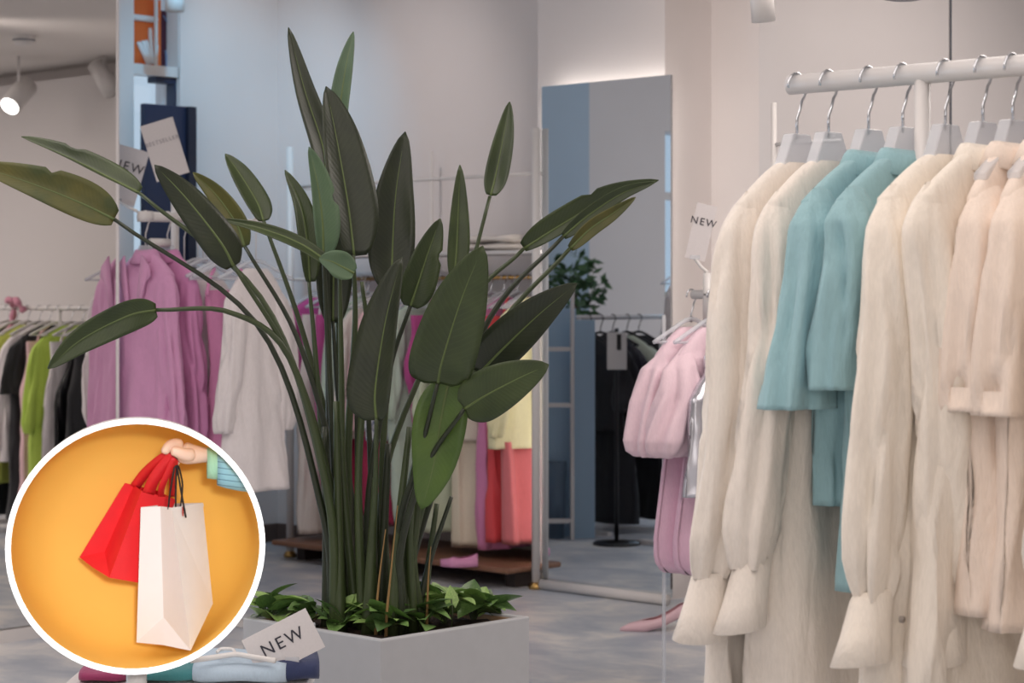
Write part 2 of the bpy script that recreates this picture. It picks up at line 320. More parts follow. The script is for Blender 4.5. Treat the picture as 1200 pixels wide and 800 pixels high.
def garment(name, label, cat, loc, rz, m, L=.75, sh=.20, Wb=.23, Wh=.25, T=.035, A=.012, k=4, sleeve='long', sl=.58, out=.05, sr=.055,
            cuff=True, collar=False, button=False, group=None, strap=False, skirt=None, bell=1.0, cm=None, yoff=0, drop=.082, lap=None, belt=None, sleevem=None):
    t = thing(name, label, cat, loc, rz, group); rnd = random.Random(hash(label) % 9999 if False else sum(map(ord, label)))
    ph = rnd.uniform(0, 6); n = 64; rows = []
    for i in range(7):                     # shoulders
        s = i / 6; rows.append(ring(lerp(.05, sh, s), lerp(.018, T * .8, s), -drop * s ** 1.25, n, .0, k, ph))
    R = 38
    for i in range(1, R + 1):
        s = i / R; z = -drop - (L - drop) * s
        w = interp([(0, sh), (.12, sh * .96), (.3, Wb), (.55, lerp(Wb, Wh, .35)), (1, Wh)], s)
        rw = ring(w, T * (1 + .55 * s), z, n, A * min(1, s * 1.6), k, ph + .5 * math.sin(3 * s + ph), 0, yoff * s, .003 * s)
        rows.append([Vector((p.x + .010 * min(1, s * 3) * nz(p.z, p.y, p.z, ph, 5), p.y + .013 * min(1, s * 3 + .2) * nz(p.x, p.y * 3, p.z, ph, 9) + .010 * min(1, s * 2) * crease(p.x, p.y * 2, p.z, ph), p.z)) for p in rw])
    last = rows[-1]; cxm = Vector((0, yoff, 0))
    rows.append([Vector((p.x * .975, (p.y - yoff) * .86 + yoff, p.z + .001)) for p in last])
    rows.append([Vector((p.x * .97, (p.y - yoff) * .84 + yoff, p.z + .05)) for p in last])
    if strap: rows = rows[6:]
    MB().loft(rows).obj('body', m, t)
    if strap:
        for s in (-1, 1):
            MB().tube(catmull([(s * .06, 0, 0), (s * .1, -.02, -.04), (s * .12, -.03, -drop - .02)], 6), .007, 8).obj('strap', m, t)
    if belt: MB().loft([ring(belt[1], T * 1.3, -belt[0] + dz, n, 0, k, ph) for dz in (.03, 0, -.03)]).obj('waistband', m, t)
    sm_ = sleevem or m
    if sleeve:
        for sd in (-1, 1):
            rr = []; M = 40; n2 = 36; p2 = rnd.uniform(0, 6)
            for i in range(M + 1):
                s = i / M; z = -drop * .72 - (sl) * s
                if sleeve == 'long': rad = interp([(0, .03), (.008, .3), (.03, .72), (.07, .96), (.12, 1.0), (.35, 1.02), (.7, 1.04 * bell), (.9, 1.0 * bell), (.97, .78), (1, .6)], s) * sr
                elif sleeve == 'short': rad = interp([(0, .03), (.015, .3), (.05, .72), (.12, .96), (.2, 1.0), (1, 1.16)], s) * sr
                else: rad = interp([(0, .03), (.02, .35), (.08, .85), (.15, 1.1), (.5, 1.45), (.85, 1.6), (.95, 1.35), (1, .8)], s) * sr
                cx = sd * (sh - .026 + (out + .012) * s ** .9); cy = -.012 * math.sin(PI * s) + yoff * s * .6 + .006 * math.sin(6 * s + p2)
                A2 = (.004 + .006 * s) * (1.6 if sleeve == 'puff' else 1)
                r = []
                for j in range(n2):
                    f = 2 * PI * j / n2
                    q = 1 + (.0045 * max(0, s - .55) * 2.2 * math.sin(11 * f + p2) * (1 if sleeve == 'long' else 0) + A2 * (math.sin(4 * f + p2 + 1.2 * s) + .6 * math.sin(7 * f + 2 * p2 - s)) + (.006 + .007 * s) * nz(math.cos(f) * .08, math.sin(f) * .08, z, p2 + sd, 11) + FOLD * min(1, .3 + s * 1.4) * crease(math.cos(f) * .08, math.sin(f) * .08, z, p2 + sd)) / max(rad, .02) * min(1, s * 6)
                    r.append(Vector((cx + rad * q * math.cos(f), cy + rad * .62 * lerp(.6, 1, min(1, s * 6)) * q * math.sin(f), z - .75 * rad * sd * math.cos(f) * (1 - s) ** 7)))
                rr.append(r)
            e = rr[-1]; c0 = sum(e, Vector()) / n2
            if not (sleeve == 'long' and cuff):
                rr.append([c0 + (p - c0) * .93 for p in e]); rr.append([c0 + (p - c0) * .88 + Vector((0, 0, .04)) for p in e])
            so = MB().loft(rr).obj('sleeve', sm_, t)
            if sleeve == 'long' and cuff:
                cr = []
                for dz, q in ((.014, .9), (.004, 1.02), (-.004, 1.06), (-.055, 1.2), (-.104, 1.42), (-.1055, 1.35), (-.055, 1.13), (-.01, .96)):
                    r0 = sr * .70
                    cr.append([c0 + Vector((r0 * q * math.cos(2 * PI * j / n2) + sd * -dz * .32, r0 * .7 * q * math.sin(2 * PI * j / n2) + .003 * math.sin(2 * (2 * PI * j / n2) + p2), dz + .006 * math.sin(2 * PI * j / n2 + p2))) for j in range(n2)])
                co = MB().loft(cr).obj('cuff', sm_, so)
                if button: MB().lathe([(.001, .004), (.006, .003), (.006, -.003)], 10, (0, 0, 0)).obj('button', mat('shell_button', srgb(150, 140, 132), .4), so).matrix_local = Matrix.Translation(c0 + Vector((sd * -.01, -.05, -.03))) @ Matrix.Rotation(PI / 2, 4, 'X')
    if collar:
        cr = []
        for a, bb, z in ((.05, .028, -.008), (.047, .03, .01), (.05, .033, .016), (.057, .038, .008), (.078, .05, -.026), (.075, .047, -.027), (.055, .036, .002)):
            r = []
            for j in range(24):
                f = 2 * PI * j / 24; r.append(Vector((a * math.cos(f), bb * math.sin(f), z - .015 * max(0, -math.sin(f)) * (1 if z < .01 else .4))))
            cr.append(r)
        MB().loft(cr).obj('collar', cm or m, t)
    if lap:
        for sd in (-1, 1):
            MB().add([], [])
            a = MB(); a.prism([(sd * .055, -.01), (sd * .1, -.05), (sd * .11, -.09), (sd * .08, -.11), (sd * .02, -.3), (sd * .005, -.3)], -T - .012, -T - .006); a.obj('lapel', m, t)
    if skirt:
        L2, W2, m2 = skirt[:3]; bub = len(skirt) > 3
        wf = (lambda q: W2 * interp([(0, .75), (.2, .85), (.75, 1.15), (.92, 1.12), (1, .8)], q)) if bub else (lambda q: lerp(Wh * .8, W2, q ** .7))
        rows = [ring(wf(i / 16), T * (1.1 + .7 * i / 16), -L + .03 - (L2 + .03) * i / 16, n, A * 1.4, k + 1, ph, 0, yoff) for i in range(17)]
        rows.append([Vector((p.x * .97, p.y * .9, p.z + .03)) for p in rows[-1]])
        MB().loft(rows).obj('skirt', m2, t)
    return t
def hanger(label, loc, rz, rail_r, hz, m=None, hm=None, kind='blade', group=None):
    """loc = foot of the hook stem; the rail centre is hz above it"""
    t = thing('clothes_hanger', label, 'hanger', loc, rz, group); m = m or CLEAR; hm = hm or CHROME
    R = rail_r + .009; hz = hz + rail_r + .0026 - R; pts = [(0, 0, -.01), (0, 0, hz - R - .03), (R * .35, 0, hz - R - .012)]
    for k in range(13):
        a = math.radians(-55 + k * 20); pts.append((R * math.cos(a), 0, hz + R * math.sin(a)))
    MB().tube(pts, .0026, 8).obj('hook', hm, t)
    if kind == 'blade':
        pl = [(-.027, .0), (.027, .0), (.058, -.062), (.11, -.095), (.11, -.108), (.09, -.106), (.04, -.085), (-.04, -.085), (-.09, -.106), (-.11, -.108), (-.11, -.095), (-.058, -.062)]
        MB().prism(pl, -.012, .012).obj('arms', m, t, False, .003)
    else:
        MB().tube(catmull([(-.18, 0, -.07), (-.1, 0, -.035), (0, 0, 0), (.1, 0, -.035), (.18, 0, -.07)], 16), .007, 8).obj('arms', m, t)
        MB().tube([(-.175, 0, -.07), (.175, 0, -.07)], .004, 8).obj('crossbar', m, t)
    return t

def leafy_tree(name, label, loc, h, r, n, leaf, pot):
    t = thing(name, label, 'tree', loc); rnd = random.Random(n)
    if pot: MB().lathe([(.10, 0), (.13, .26), (.12, .26), (.11, .22), (.001, .22)], 20, (0, 0, 0), True).obj('pot', WHITEM, t)
    MB().tube(catmull([(0, 0, .2 if pot else 0), (.02, .01, h * .5), (0, 0, h)], 8), [.012 if pot else .04] * 9, 8).obj('trunk', mat('bark', srgb(98, 80, 62), .8), t)
    mb = MB()
    for k in range(n):
        d = Vector((rnd.gauss(0, 1), rnd.gauss(0, 1), rnd.gauss(0, 1))).normalized() * r * rnd.random() ** .4; c = Vector((0, 0, h)) + d
        a = Vector((rnd.gauss(0, 1), rnd.gauss(0, 1), rnd.gauss(0, .6))).normalized(); b_ = a.cross(Vector((rnd.gauss(0, 1), rnd.gauss(0, 1), rnd.gauss(0, 1)))).normalized()
        mb.add([c - a * leaf, c + b_ * leaf * .42, c + a * leaf, c - b_ * leaf * .42], [(0, 1, 2, 3)])
    o = mb.obj('foliage', grain(mat('tree_leaf', srgb(70, 104, 62), .5), srgb(70, 104, 62), .35, 12, 0), t, False); o['kind'] = 'stuff'; return t
leafy_tree('potted_tree', 'small potted tree by the blue-tinted pier, reflected at the left edge of the wall mirror', (UL + .30, 4.30, 0), 1.33, .2, 240, .04, True)
leafy_tree('street_tree', 'leafy tree outside the window, reflected at the right edge of the wall mirror', (UL - 1.1, 2.5, 0), 1.2, .5, 700, .06, False)

# ------------------------------------------------------------------ near rack on the right
def post(mb, p, z0, z1, r): mb.tube([(p[0], p[1], z0), (p[0], p[1], z1)], r, 14); return mb
RV, RZ = 3.21, 1.65
rk = thing('clothes_rack', 'white tube rack in the right foreground holding cream and teal garments', 'clothes rack', (U(1081, RV), RV, 0))
ux = rk.location.x
MB().tube([(U(926, RV) - ux, 0, RZ), (-.6 - ux, 0, RZ)], .0185, 16).obj('rail', WHITEM, rk)
for x in (0, -.75 - ux):
    post(MB(), (x, 0), .02, RZ, .0145).obj('post', WHITEM, rk)
    MB().box((x, 0, .012), (.06, .5, .024)).obj('foot', WHITEM, rk, False, .004)
CREAM = cloth(244, 234, 221, .85, 1.1); CREAM2 = cloth(240, 231, 221, .85, 1.1); TEAL = cloth(152, 190, 197, .85, 1.0); PEACH = cloth(243, 226, 212, .85, 1.0); IVORY = cloth(240, 234, 226)
R90 = PI / 2
hgs = 'clear hangers on the near rack'
near = [  # px, label, material, params
 (934, 'cream long sleeved linen dress hanging leftmost on the near right rack', CREAM2, dict(L=1.12, sl=.69, out=.08, sr=.06, sh=.18, Wb=.17, Wh=.23, cuff=True, A=.016, yoff=.02)),
 (971, 'cream gathered long sleeve dress hanging directly left of the teal shirts', CREAM2, dict(L=1.1, sl=.67, out=.05, sr=.058, sh=.18, Wb=.17, Wh=.22, cuff=True, A=.018, yoff=.01)),
 (1018, 'left one of two teal collared shirts, its loose short sleeve lower', TEAL, dict(L=.62, sl=.385, out=.03, sr=.056, Wb=.18, Wh=.14, sleeve='short', collar=True)),
 (1058, 'right one of two teal shirts, longer body hanging under its short sleeve', TEAL, dict(L=.765, sl=.35, out=.0, sr=.058, Wb=.175, Wh=.15, sleeve='short', collar=True, A=.014)),
 (1108, 'collarless cream shirt with buttoned cuff right of the teal shirts', CREAM, dict(L=1.05, sl=.70, out=.035, sr=.064, Wb=.2, Wh=.22, cuff=True, button=True, T=.045)),
 (1152, 'cream collared shirt whose turned back cuff hangs lowest on the near rack', CREAM, dict(L=1.04, sl=.70, out=-.07, sr=.068, Wb=.19, Wh=.22, cuff=True, collar=True)),
 (1187, 'peach short sleeved shirt with collar, second from the right frame edge', PEACH, dict(L=.78, sl=.38, out=.01, sr=.062, sh=.135, Wb=.15, Wh=.17, sleeve='short', collar=True)),
 (1226, 'peach short sleeved shirt cut by the right frame edge', PEACH, dict(L=.80, sl=.385, out=.01, sr=.064, sh=.135, Wb=.15, Wh=.17, sleeve='short', collar=True)),
 (1310, 'cream long dress at the far right end behind the peach shirts', CREAM, dict(L=1.1, sl=.66, out=.02, sr=.055)),
]
for px, lab, m_, kw in near:
    x = U(px, RV)
    hanger('clear acrylic hanger with chrome hook holding the ' + ' '.join(lab.split()[:7]), (x, RV, RZ - .093), R90, .0185, .093, group=hgs)
    garment('hanging_' + ('shirt' if 'shirt' in lab else 'dress'), lab, 'shirt' if 'shirt' in lab else 'dress', (x, RV, RZ - .147), R90, m_, group='garments on the near right rack', **kw)

# ------------------------------------------------------------------ pink dress rack with sign
DV = 5.10; x0 = U(812, DV)
rk = thing('clothes_rack', 'slim white rack carrying the pink puff sleeve dresses', 'clothes rack', (x0 + .12, DV, 0))
MB().tube([(-.12, 0, 1.263), (.75, 0, 1.263)], .014, 14).obj('rail', WHITEM, rk)
post(MB(), (U(829, DV) - x0 - .12, 0), 1.18, 1.33, .014).obj('coupling', WHITEM, rk)
post(MB(), (.62, 0), .02, 1.263, .014).obj('post', WHITEM, rk)
pz = U(907, 5.3) - x0 - .12
post(MB(), (pz, .2), .02, 1.86, .009).obj('tall_post', WHITEM, rk)
MB().tube([(pz, .2, 1.73), (pz + .25, .2, 1.73)], .006, 8).obj('crossbar', WHITEM, rk)
MB().box((.62, 0, .012), (.05, .45, .024)).obj('foot', WHITEM, rk, False, .004)
p = P(778, 660, 6.45)
post(MB(), (p.x - x0 - .12, p.y - DV), .02, 1.2, .006).obj('clear_leg', CLEAR, rk)
MB().box((p.x - x0 - .12, p.y - DV, .012), (.12, .12, .02)).obj('foot', CLEAR, rk, False)
PINK = cloth(232, 204, 214, .6, .35); PINK2 = cloth(224, 182, 204, .6, .4)
for px, lab in ((810, 'pale pink puff sleeve dress at the free end of its rack, left one'), (834, 'pale pink puff sleeve dress tucked behind the cream sleeve, right one')):
    x = U(px, DV)
    hanger('clear round shouldered hanger of the ' + lab.split(',')[1].strip().split()[0] + ' pale pink dress', (x, DV, 1.263 - .075), R90, .014, .075, CLEAR, CHROME, 'bar', 'hangers of the pink dresses')
    garment('hanging_dress', lab, 'dress', (x, DV, 1.263 - .10), R90, PINK, L=.34, sh=.165, Wb=.15, Wh=.15, sleeve='puff', sl=.33, sr=.062, out=.05, T=.04,
            skirt=(.41, .15, PINK2, 'bubble'), group='pink puff sleeve dresses', A=.012, sleevem=PINK)
x = U(858, DV)
garment('sequinned_blouse', 'silver sequinned top half hidden behind the cream sleeves beside the pink dresses', 'top', (x, DV + .02, 1.16), R90,
        mat('sequins', srgb(200, 200, 208), .25, .7), L=.5, sh=.15, sleeve=None, A=.01)
def lettering(txt, size, m, parent, loc, rot, ext=.0006):
    cu = bpy.data.curves.new('lettering', 'FONT'); cu.body = txt; cu.size = size; cu.align_x = 'CENTER'; cu.align_y = 'CENTER'; cu.extrude = ext; cu.space_character = 1.25
    o = bpy.data.objects.new('tmp', cu); C.objects.link(o)
    me = bpy.data.meshes.new_from_object(o.evaluated_get(bpy.context.evaluated_depsgraph_get())); bpy.data.objects.remove(o)
    me.materials.clear(); me.materials.append(m)
    o = bpy.data.objects.new('lettering', me); C.objects.link(o); o.parent = parent; o.matrix_local = Matrix.Translation(loc) @ rot
    return o
def sign(name, label, base, quad_c, wpx, hpx, d, tilt, txt, size, m, hold=True, yaw=YAW, pitch=0, toff=(0, 0), trot=0):
    """card of wpx x hpx pixels centred at pixel quad_c, at depth d, rolled by tilt"""
    s = d / F; c = P(quad_c[0], quad_c[1], d); b = Vector(base)
    t = thing(name, label, 'sign', b, yaw); inv = Matrix.Rotation(-yaw, 3, 'Z'); lc = inv @ (c - b)
    R = Matrix.Rotation(tilt, 4, 'Y') @ Matrix.Rotation(pitch, 4, 'X')
    cd = MB().box((0, 0, 0), (wpx * s, .003, hpx * s)).obj('card', CARD, t, False); cd.matrix_local = Matrix.Translation(lc) @ R
    if txt: lettering(txt, size * s, m, cd, (toff[0] * s, -.0024, toff[1] * s), Matrix.Rotation(trot, 4, 'Y') @ Matrix.Rotation(PI / 2, 4, 'X'))
    if hold:
        bot = lc + (R.to_3x3() @ Vector((0, .004, -hpx * s / 2 + .004)))
        MB().tube([(bot.x, bot.y, bot.z), (bot.x * .5, bot.y * .6 + .002, bot.z * .4), (0, 0, 0)], .006, 8).obj('stem', CLEAR if hold == 'clear' else WHITEM, t)
        MB().box((bot.x, bot.y - .002, bot.z + .004), (.03, .012, .012)).obj('clip', CLEAR, t, False)
    return t
sign('sign_card', 'grey card reading NEW clipped above the pink dress rack', (U(829, DV), DV, 1.332), (821.5, 272), 24, 66, 6.5, math.radians(13), 'NEW', 12, INK, toff=(0, 12))

# ------------------------------------------------------------------ pink shoe on the floor
def shoe(name, label, loc, rz, m, Lg=.25, heel=True, group=None):
    t = thing(name, label, 'shoe', loc, rz, group); hh = .05 if heel else .0; rings = []; rin = []
    for i in range(15):
        s = i / 14; x = -Lg / 2 + Lg * s
        w = interp([(0, .004), (.12, .022), (.3, .04), (.5, .036), (.7, .028), (.9, .03), (1, .014)], s)
        zb = hh * interp([(0, 0), (.35, .0), (.6, .35), (.85, 1), (1, 1)], s)
        h = interp([(0, .012), (.15, .03), (.35, .04), (.5, .035), (.75, .04), (1, .055)], s)
        gap = interp([(0, 0), (.3, 0), (.42, .6), (.6, .85), (.9, .8), (1, .5)], s)
        r = [(x, -w * gap * .9, zb + h), (x, -w * .8, zb + h * (.92 if gap < .1 else 1)), (x, -w, zb + h * .5), (x, -w * .85, zb), (x, 0, zb - .001), (x, w * .85, zb), (x, w, zb + h * .5), (x, w * .8, zb + h * (.92 if gap < .1 else 1)), (x, w * gap * .9, zb + h)]
        rings.append([Vector(q) for q in r])
    MB().loft(rings, True, True, closed=False).obj('upper', m, t)
    MB().loft([[Vector((-Lg / 2 + Lg * i / 14, sg * interp([(0, .004), (.3, .034), (.7, .024), (1, .012)], i / 14), hh * interp([(0, 0), (.35, 0), (.6, .35), (.85, 1), (1, 1)], i / 14) + .006)) for sg in (-1, 1)] for i in range(15)], closed=False).obj('insole', mat('insole', srgb(196, 110, 110), .6), t)
    if heel: MB().lathe([(.012, 0), (.01, .02), (.016, .048)], 12, (Lg * .4, 0, .0), True, True).obj('heel', CLEAR, t)
    else:
        MB().loft([[Vector((-Lg / 2 + Lg * i / 14, sg * interp([(0, .008), (.3, .05), (.7, .04), (1, .02)], i / 14), z)) for sg, z in ((-1, 0), (1, 0), (1, .03), (-1, .03))] for i in range(15)], True, True).obj('sole', m, t)
    return t
p = P(768, 738, 7.92)
shoe('pump_shoe', 'pale pink pointed pump standing on the floor below the pink dresses', (p.x, p.y, .0), YAW + .12, mat('pink_leather', srgb(228, 192, 200), .35), .27)

# ------------------------------------------------------------------ back rack against the wall
BV = 6.80; FV = -.165; bl, br = U(340, 6.635), U(628, 6.635); bm_ = (bl + br) / 2
rk = thing('clothes_rack', 'white frame rack by the back wall with gold rail and brown base board', 'clothes rack', (bm_, BV, 0))
for x in (bl - bm_, br - bm_):
    post(MB(), (x, FV), .03, 1.985, .018).obj('post', WHITEM, rk); MB().lathe([(.03, 0), (.034, .012), (.02, .03)], 16, (x, FV, 0), True, True).obj('gold_foot', GOLD, rk)
    MB().tube([(x, FV, 1.79), (x, .16, 1.79)], .008, 8).obj('side_arm', WHITEM, rk); MB().tube([(x, FV, 1.345), (x, .16, 1.345)], .008, 8).obj('side_arm', WHITEM, rk)
xm = U(477, BV) - bm_
post(MB(), (xm, .16), .1, 1.95, .008).obj('middle_post', WHITEM, rk)
MB().tube([(bl - bm_, FV, 1.79), (br - bm_, FV, 1.79)], .008, 10).obj('top_bar', WHITEM, rk)
MB().tube([(bl - bm_, 0, 1.345), (br - bm_, 0, 1.345)], .009, 10).obj('gold_rail', GOLD, rk)
MB().box((0, .03, 1.455), (br - bl - .04, .30, .016)).obj('shelf', WHITEM, rk, False, .003)
MB().box((0, 0, .085), (br - bl - .06, .62, .025)).obj('base_board', WOOD, rk, False, .008)
for x in (bl - bm_ + .12, br - bm_ - .12): MB().box((x, 0, .036), (.06, .4, .072)).obj('runner', mat('dark_runner', srgb(50, 40, 36), .6), rk, False)
MAG = cloth(202, 84, 154, .7); LILAC = cloth(222, 140, 186, .7); MINT = cloth(204, 222, 206, .75); SAGE = cloth(206, 216, 190, .75); RED = cloth(222, 78, 84, .7); CRIM = cloth(176, 40, 84, .7)
YEL = cloth(238, 232, 188, .75); CORAL = cloth(232, 128, 132, .75); OFFW = cloth(232, 224, 218); FLOR = cloth(220, 222, 232, .8, .5, False, (120, 136, 178)); PKR = cloth(236, 196, 200)
bk = [
 (378, 'magenta short blouse at the left end of the back rack', 'blouse', MAG, dict(L=.42, sl=.4, sleeve='short', sr=.05, A=.012)),
 (396, 'ivory ankle length dress behind the strelitzia stems at the back rack left end', 'dress', OFFW, dict(L=1.13, sleeve=None, Wh=.24, strap=True, A=.016)),
 (412, 'magenta midi dress right of the ivory dress on the back rack', 'dress', MAG, dict(L=.95, sleeve=None, Wh=.15, strap=True)),
 (432, 'pale mint blouse over a deep pink skirt on the back rack', 'outfit', MINT, dict(L=.64, sl=.5, cuff=False, sr=.05, skirt=(.36, .16, CRIM))),
 (448, 'off white long sleeved blouse next to the mint blouse on the back rack', 'blouse', OFFW, dict(L=.66, sl=.52, cuff=False, sr=.05)),
 (464, 'blush pink blouse over a crimson skirt in the middle of the back rack', 'outfit', PKR, dict(L=.62, sl=.5, cuff=False, sr=.045, skirt=(.4, .15, CRIM))),
 (484, 'white blouse with blue floral print over a crimson skirt on the back rack', 'outfit', FLOR, dict(L=.66, sl=.55, cuff=False, sr=.045, skirt=(.4, .13, CRIM))),
 (504, 'mint long dress right of the floral blouse on the back rack', 'dress', MINT, dict(L=1.05, sl=.5, cuff=False, sr=.045, Wh=.17)),
 (524, 'narrow magenta dress between mint and sage dresses on the back rack', 'dress', MAG, dict(L=.78, sleeve=None, Wh=.13, strap=True)),
 (544, 'pale sage long dress near the right half of the back rack', 'dress', SAGE, dict(L=1.06, sl=.5, cuff=False, sr=.05, Wh=.2)),
 (572, 'cream peplum top over flared cream trousers on the back rack', 'outfit', cloth(236, 230, 212), dict(L=.64, sl=.42, sleeve='puff', sr=.045, Wh=.19, A=.018, skirt=(.48, .15, cloth(230, 220, 198)))),
 (596, 'lilac pink long trousers hanging between cream and red on the back rack', 'trousers', LILAC, dict(L=1.12, sleeve=None, Wh=.15, sh=.16, Wb=.15, A=.008)),
 (612, 'red long dress near the right end of the back rack', 'dress', RED, dict(L=1.08, sleeve=None, Wh=.17, Wb=.16, strap=True)),
 (630, 'sheer pale yellow blouse over a coral skirt at the right end of the back rack', 'outfit', YEL, dict(L=.66, sl=.55, cuff=False, sr=.05, skirt=(.42, .17, CORAL))),
]
for px, lab, cat_, m_, kw in bk:
    x = U(px, BV) - .03
    hanger('thin clear hanger carrying the ' + ' '.join(lab.split()[:9]), (x, BV, 1.345 - .065), R90, .009, .065, CLEAR, CHROME, 'bar', 'clear hangers on the gold rail')
    garment('hanging_' + cat_, lab, cat_, (x, BV, 1.345 - .088), R90, m_, group='garments on the back rack', **kw)
for i in range(26):                        # bare clear hangers between the garments
    x = lerp(bl + .07, br - .09, i / 25)
    if i % 2: hanger('empty clear hanger on the gold rail of the back rack', (x + .012, BV, 1.345 - .065), R90, .009, .065, CLEAR, CHROME, 'bar', 'clear hangers on the gold rail')
for i, (px, w_, lab) in enumerate(((585, .3, 'upper folded cream knit on the back rack shelf'), (585, .32, 'lower folded cream knit on the back rack shelf'))):
    x = U(px, BV)
    t = thing('folded_knit', lab, 'folded clothing', (x - .02, BV + .02, 1.464 + (1 - i) * .036), .1 * i, 'folded knits on the shelf')
    rr = []
    for k in range(9):
        a = k / 8; rr.append([Vector((lerp(-w_ / 2, w_ / 2, a), .11 * math.cos(f), .018 + (.016 + .004 * math.sin(a * 9 + i)) * math.sin(f))) for f in [2 * PI * j / 16 for j in range(16)]])
    MB().loft(rr, True, True).obj('fold', cloth(238, 230, 222), t)
x = U(430, BV)
t = thing('folded_knit', 'pile of pale folded cloth on the shelf behind the strelitzia leaves', 'folded clothing', (x, BV + .03, 1.464), .2, 'folded knits on the shelf')
MB().loft([[Vector((-.14 + .28 * k / 8, .12 * math.cos(f), .022 + .02 * math.sin(f))) for f in [2 * PI * j / 16 for j in range(16)]] for k in range(9)], True, True).obj('fold', cloth(232, 226, 220), t)
p = P(538, 668, 9.05)
shoe('clog_shoe', 'chunky lilac clog on the brown base board of the back rack', (p.x, p.y, .098), YAW + .05, mat('lilac_rubber', srgb(220, 150, 190), .5), .16, False)
# hidden strap bag stub removed: nothing else stands on the board

# ------------------------------------------------------------------ pink blazer rack on the left
LU, LZ = -6.55, 1.565
y0 = V(150, LU)
rk = thing('clothes_rack', 'white tube rack with clear hangers and the mauve blazers on the left', 'clothes rack', (LU, V(205, LU), 0))
yo = rk.location.y
AV = 5.1; AU = U(205, AV)
MB().tube([(0, y0 + .07 - yo, LZ), (0, AV - yo, LZ)], .019, 16).obj('rail', WHITEM, rk)
MB().lathe([(.03, -.02), (.032, 0), (.03, .02)], 14, (0, y0 + .08 - yo, LZ), True, True).obj('end_joint', WHITEM, rk)
MB().tube([(AU - LU, AV - yo, LZ - .02), (U(306, AV) - LU, AV - yo, LZ - .02)], .008, 12).obj('cross_arm', WHITEM, rk)
post(MB(), (AU - LU, AV - yo), .02, LZ + .1, .016).obj('post', WHITEM, rk); MB().box((0, AV - yo, .012), (.7, .05, .024)).obj('foot', WHITEM, rk, False, .004)
MB().tube([(0.02, y0 + .09 - yo, LZ - .10), (.02, V(194, LU) - yo, LZ - .10)], .017, 12).obj('lower_arm', WHITEM, rk)
MAUVE = cloth(216, 156, 196, .75, .25); MAUVE2 = cloth(210, 140, 186, .75, .25); WHT = cloth(240, 232, 232, .8, .4)
lp = [
 (148, 'mauve pink blazer at the near end of the left rack', 'blazer', MAUVE, dict(L=.92, sl=.68, sr=.056, sh=.165, out=.03, cuff=False, collar=True, lap=1, T=.05, A=.006, Wb=.17, Wh=.2)),
 (174, 'mauve pink blazer hanging second, just behind the front blazer', 'blazer', MAUVE2, dict(L=.92, sl=.68, sr=.055, sh=.165, out=.03, cuff=False, collar=True, T=.045, A=.006, Wb=.17, Wh=.2)),
 (216, 'sheer white long sleeved blouse behind the mauve blazers', 'blouse', WHT, dict(L=.62, sl=.38, sr=.045, sh=.13, Wb=.13, Wh=.14, out=.02)),
 (238, 'white cuffed blouse between the blazers and the small pink dress', 'blouse', WHT, dict(L=.9, sl=.42, sr=.045, sh=.13, Wb=.13, Wh=.15, out=.02)),
 (266, 'small pink ruched strap dress among white garments on the left rack', 'dress', cloth(222, 146, 190, .7, .8), dict(L=1.0, sleeve=None, sh=.10, Wb=.08, Wh=.11, strap=True, A=.014, k=6)),
 (300, 'long plain white coat hanging at the far end of the left rack', 'coat', cloth(238, 231, 231), dict(L=.84, sl=.56, sr=.05, sh=.12, out=.03, cuff=False, A=.006, Wb=.12, Wh=.15)),
]
for i, (px, lab, cat_, m_, kw) in enumerate(lp):
    if i < 2: gx, gy, zf, rz = LU, V(px, LU) + .09, LZ - .11, 0
    else: gx, gy, zf, rz = U(px, AV), AV, LZ - .17, R90
    hanger('clear plastic hanger carrying the ' + ' '.join(lab.split()[:6]), (gx, gy, zf), rz, .019 if i < 2 else .008, LZ - zf - (0 if i < 2 else .02), CLEAR, WHITEM, 'blade' if i < 2 else 'bar', 'clear hangers on the left rack')
    garment('hanging_' + cat_, lab, cat_, (gx, gy, zf - .03), rz, m_, group='garments on the left rack', **kw)
for px in (232, 242, 262, 270):
    hanger('empty clear plastic hanger on the left rack', (U(px, AV), AV, LZ - .16), R90, .008, .14, CLEAR, WHITEM, 'bar', 'empty clear hangers on the left rack')
sign('sign_card', 'tall tilted white card reading BESTSELLER above the left rack', (LU, V(205, LU), LZ + .1), (193, 175), 40, 68, 8.06, math.radians(-17), 'BESTSELLER', 6.5, INK2, toff=(0, 10))
sign('sign_card', 'white NEW card partly hidden by the mirror edge above the left rack', (LU, V(160, LU) , LZ + .02), (147, 205), 40, 66, 8.2, math.radians(16), 'NEW', 15, INK, toff=(0, 10))

# ------------------------------------------------------------------ rack seen in the leaning mirror
QV, QZ = 6.42, 1.2
qx = lambda px: lerp(-3.26, -4.34, px / 137)
rk = thing('clothes_rack', 'low white rack reflected in the leaning mirror', 'clothes rack', (-3.8, QV, 0))
MB().tube([(-.68, 0, QZ), (.75, 0, QZ)], .012, 12).obj('rail', WHITEM, rk)
for x in (-.66, .0, .72): post(MB(), (x, .0), .02, QZ, .012).obj('post', WHITEM, rk); MB().box((x, 0, .012), (.04, .4, .024)).obj('foot', WHITEM, rk, False)
for k in range(2): MB().tube([(-.66, .12 * k, QZ - .12 - .0 * k), (.72, .12 * k, QZ - .12)], .006, 8).obj('side_bar', WHITEM, rk)
LIME = cloth(196, 206, 96, .8); LIME2 = cloth(186, 214, 90, .8); BLK = cloth(30, 30, 34, .7); SEQ = mat('black_sequins', srgb(18, 18, 22), .22)
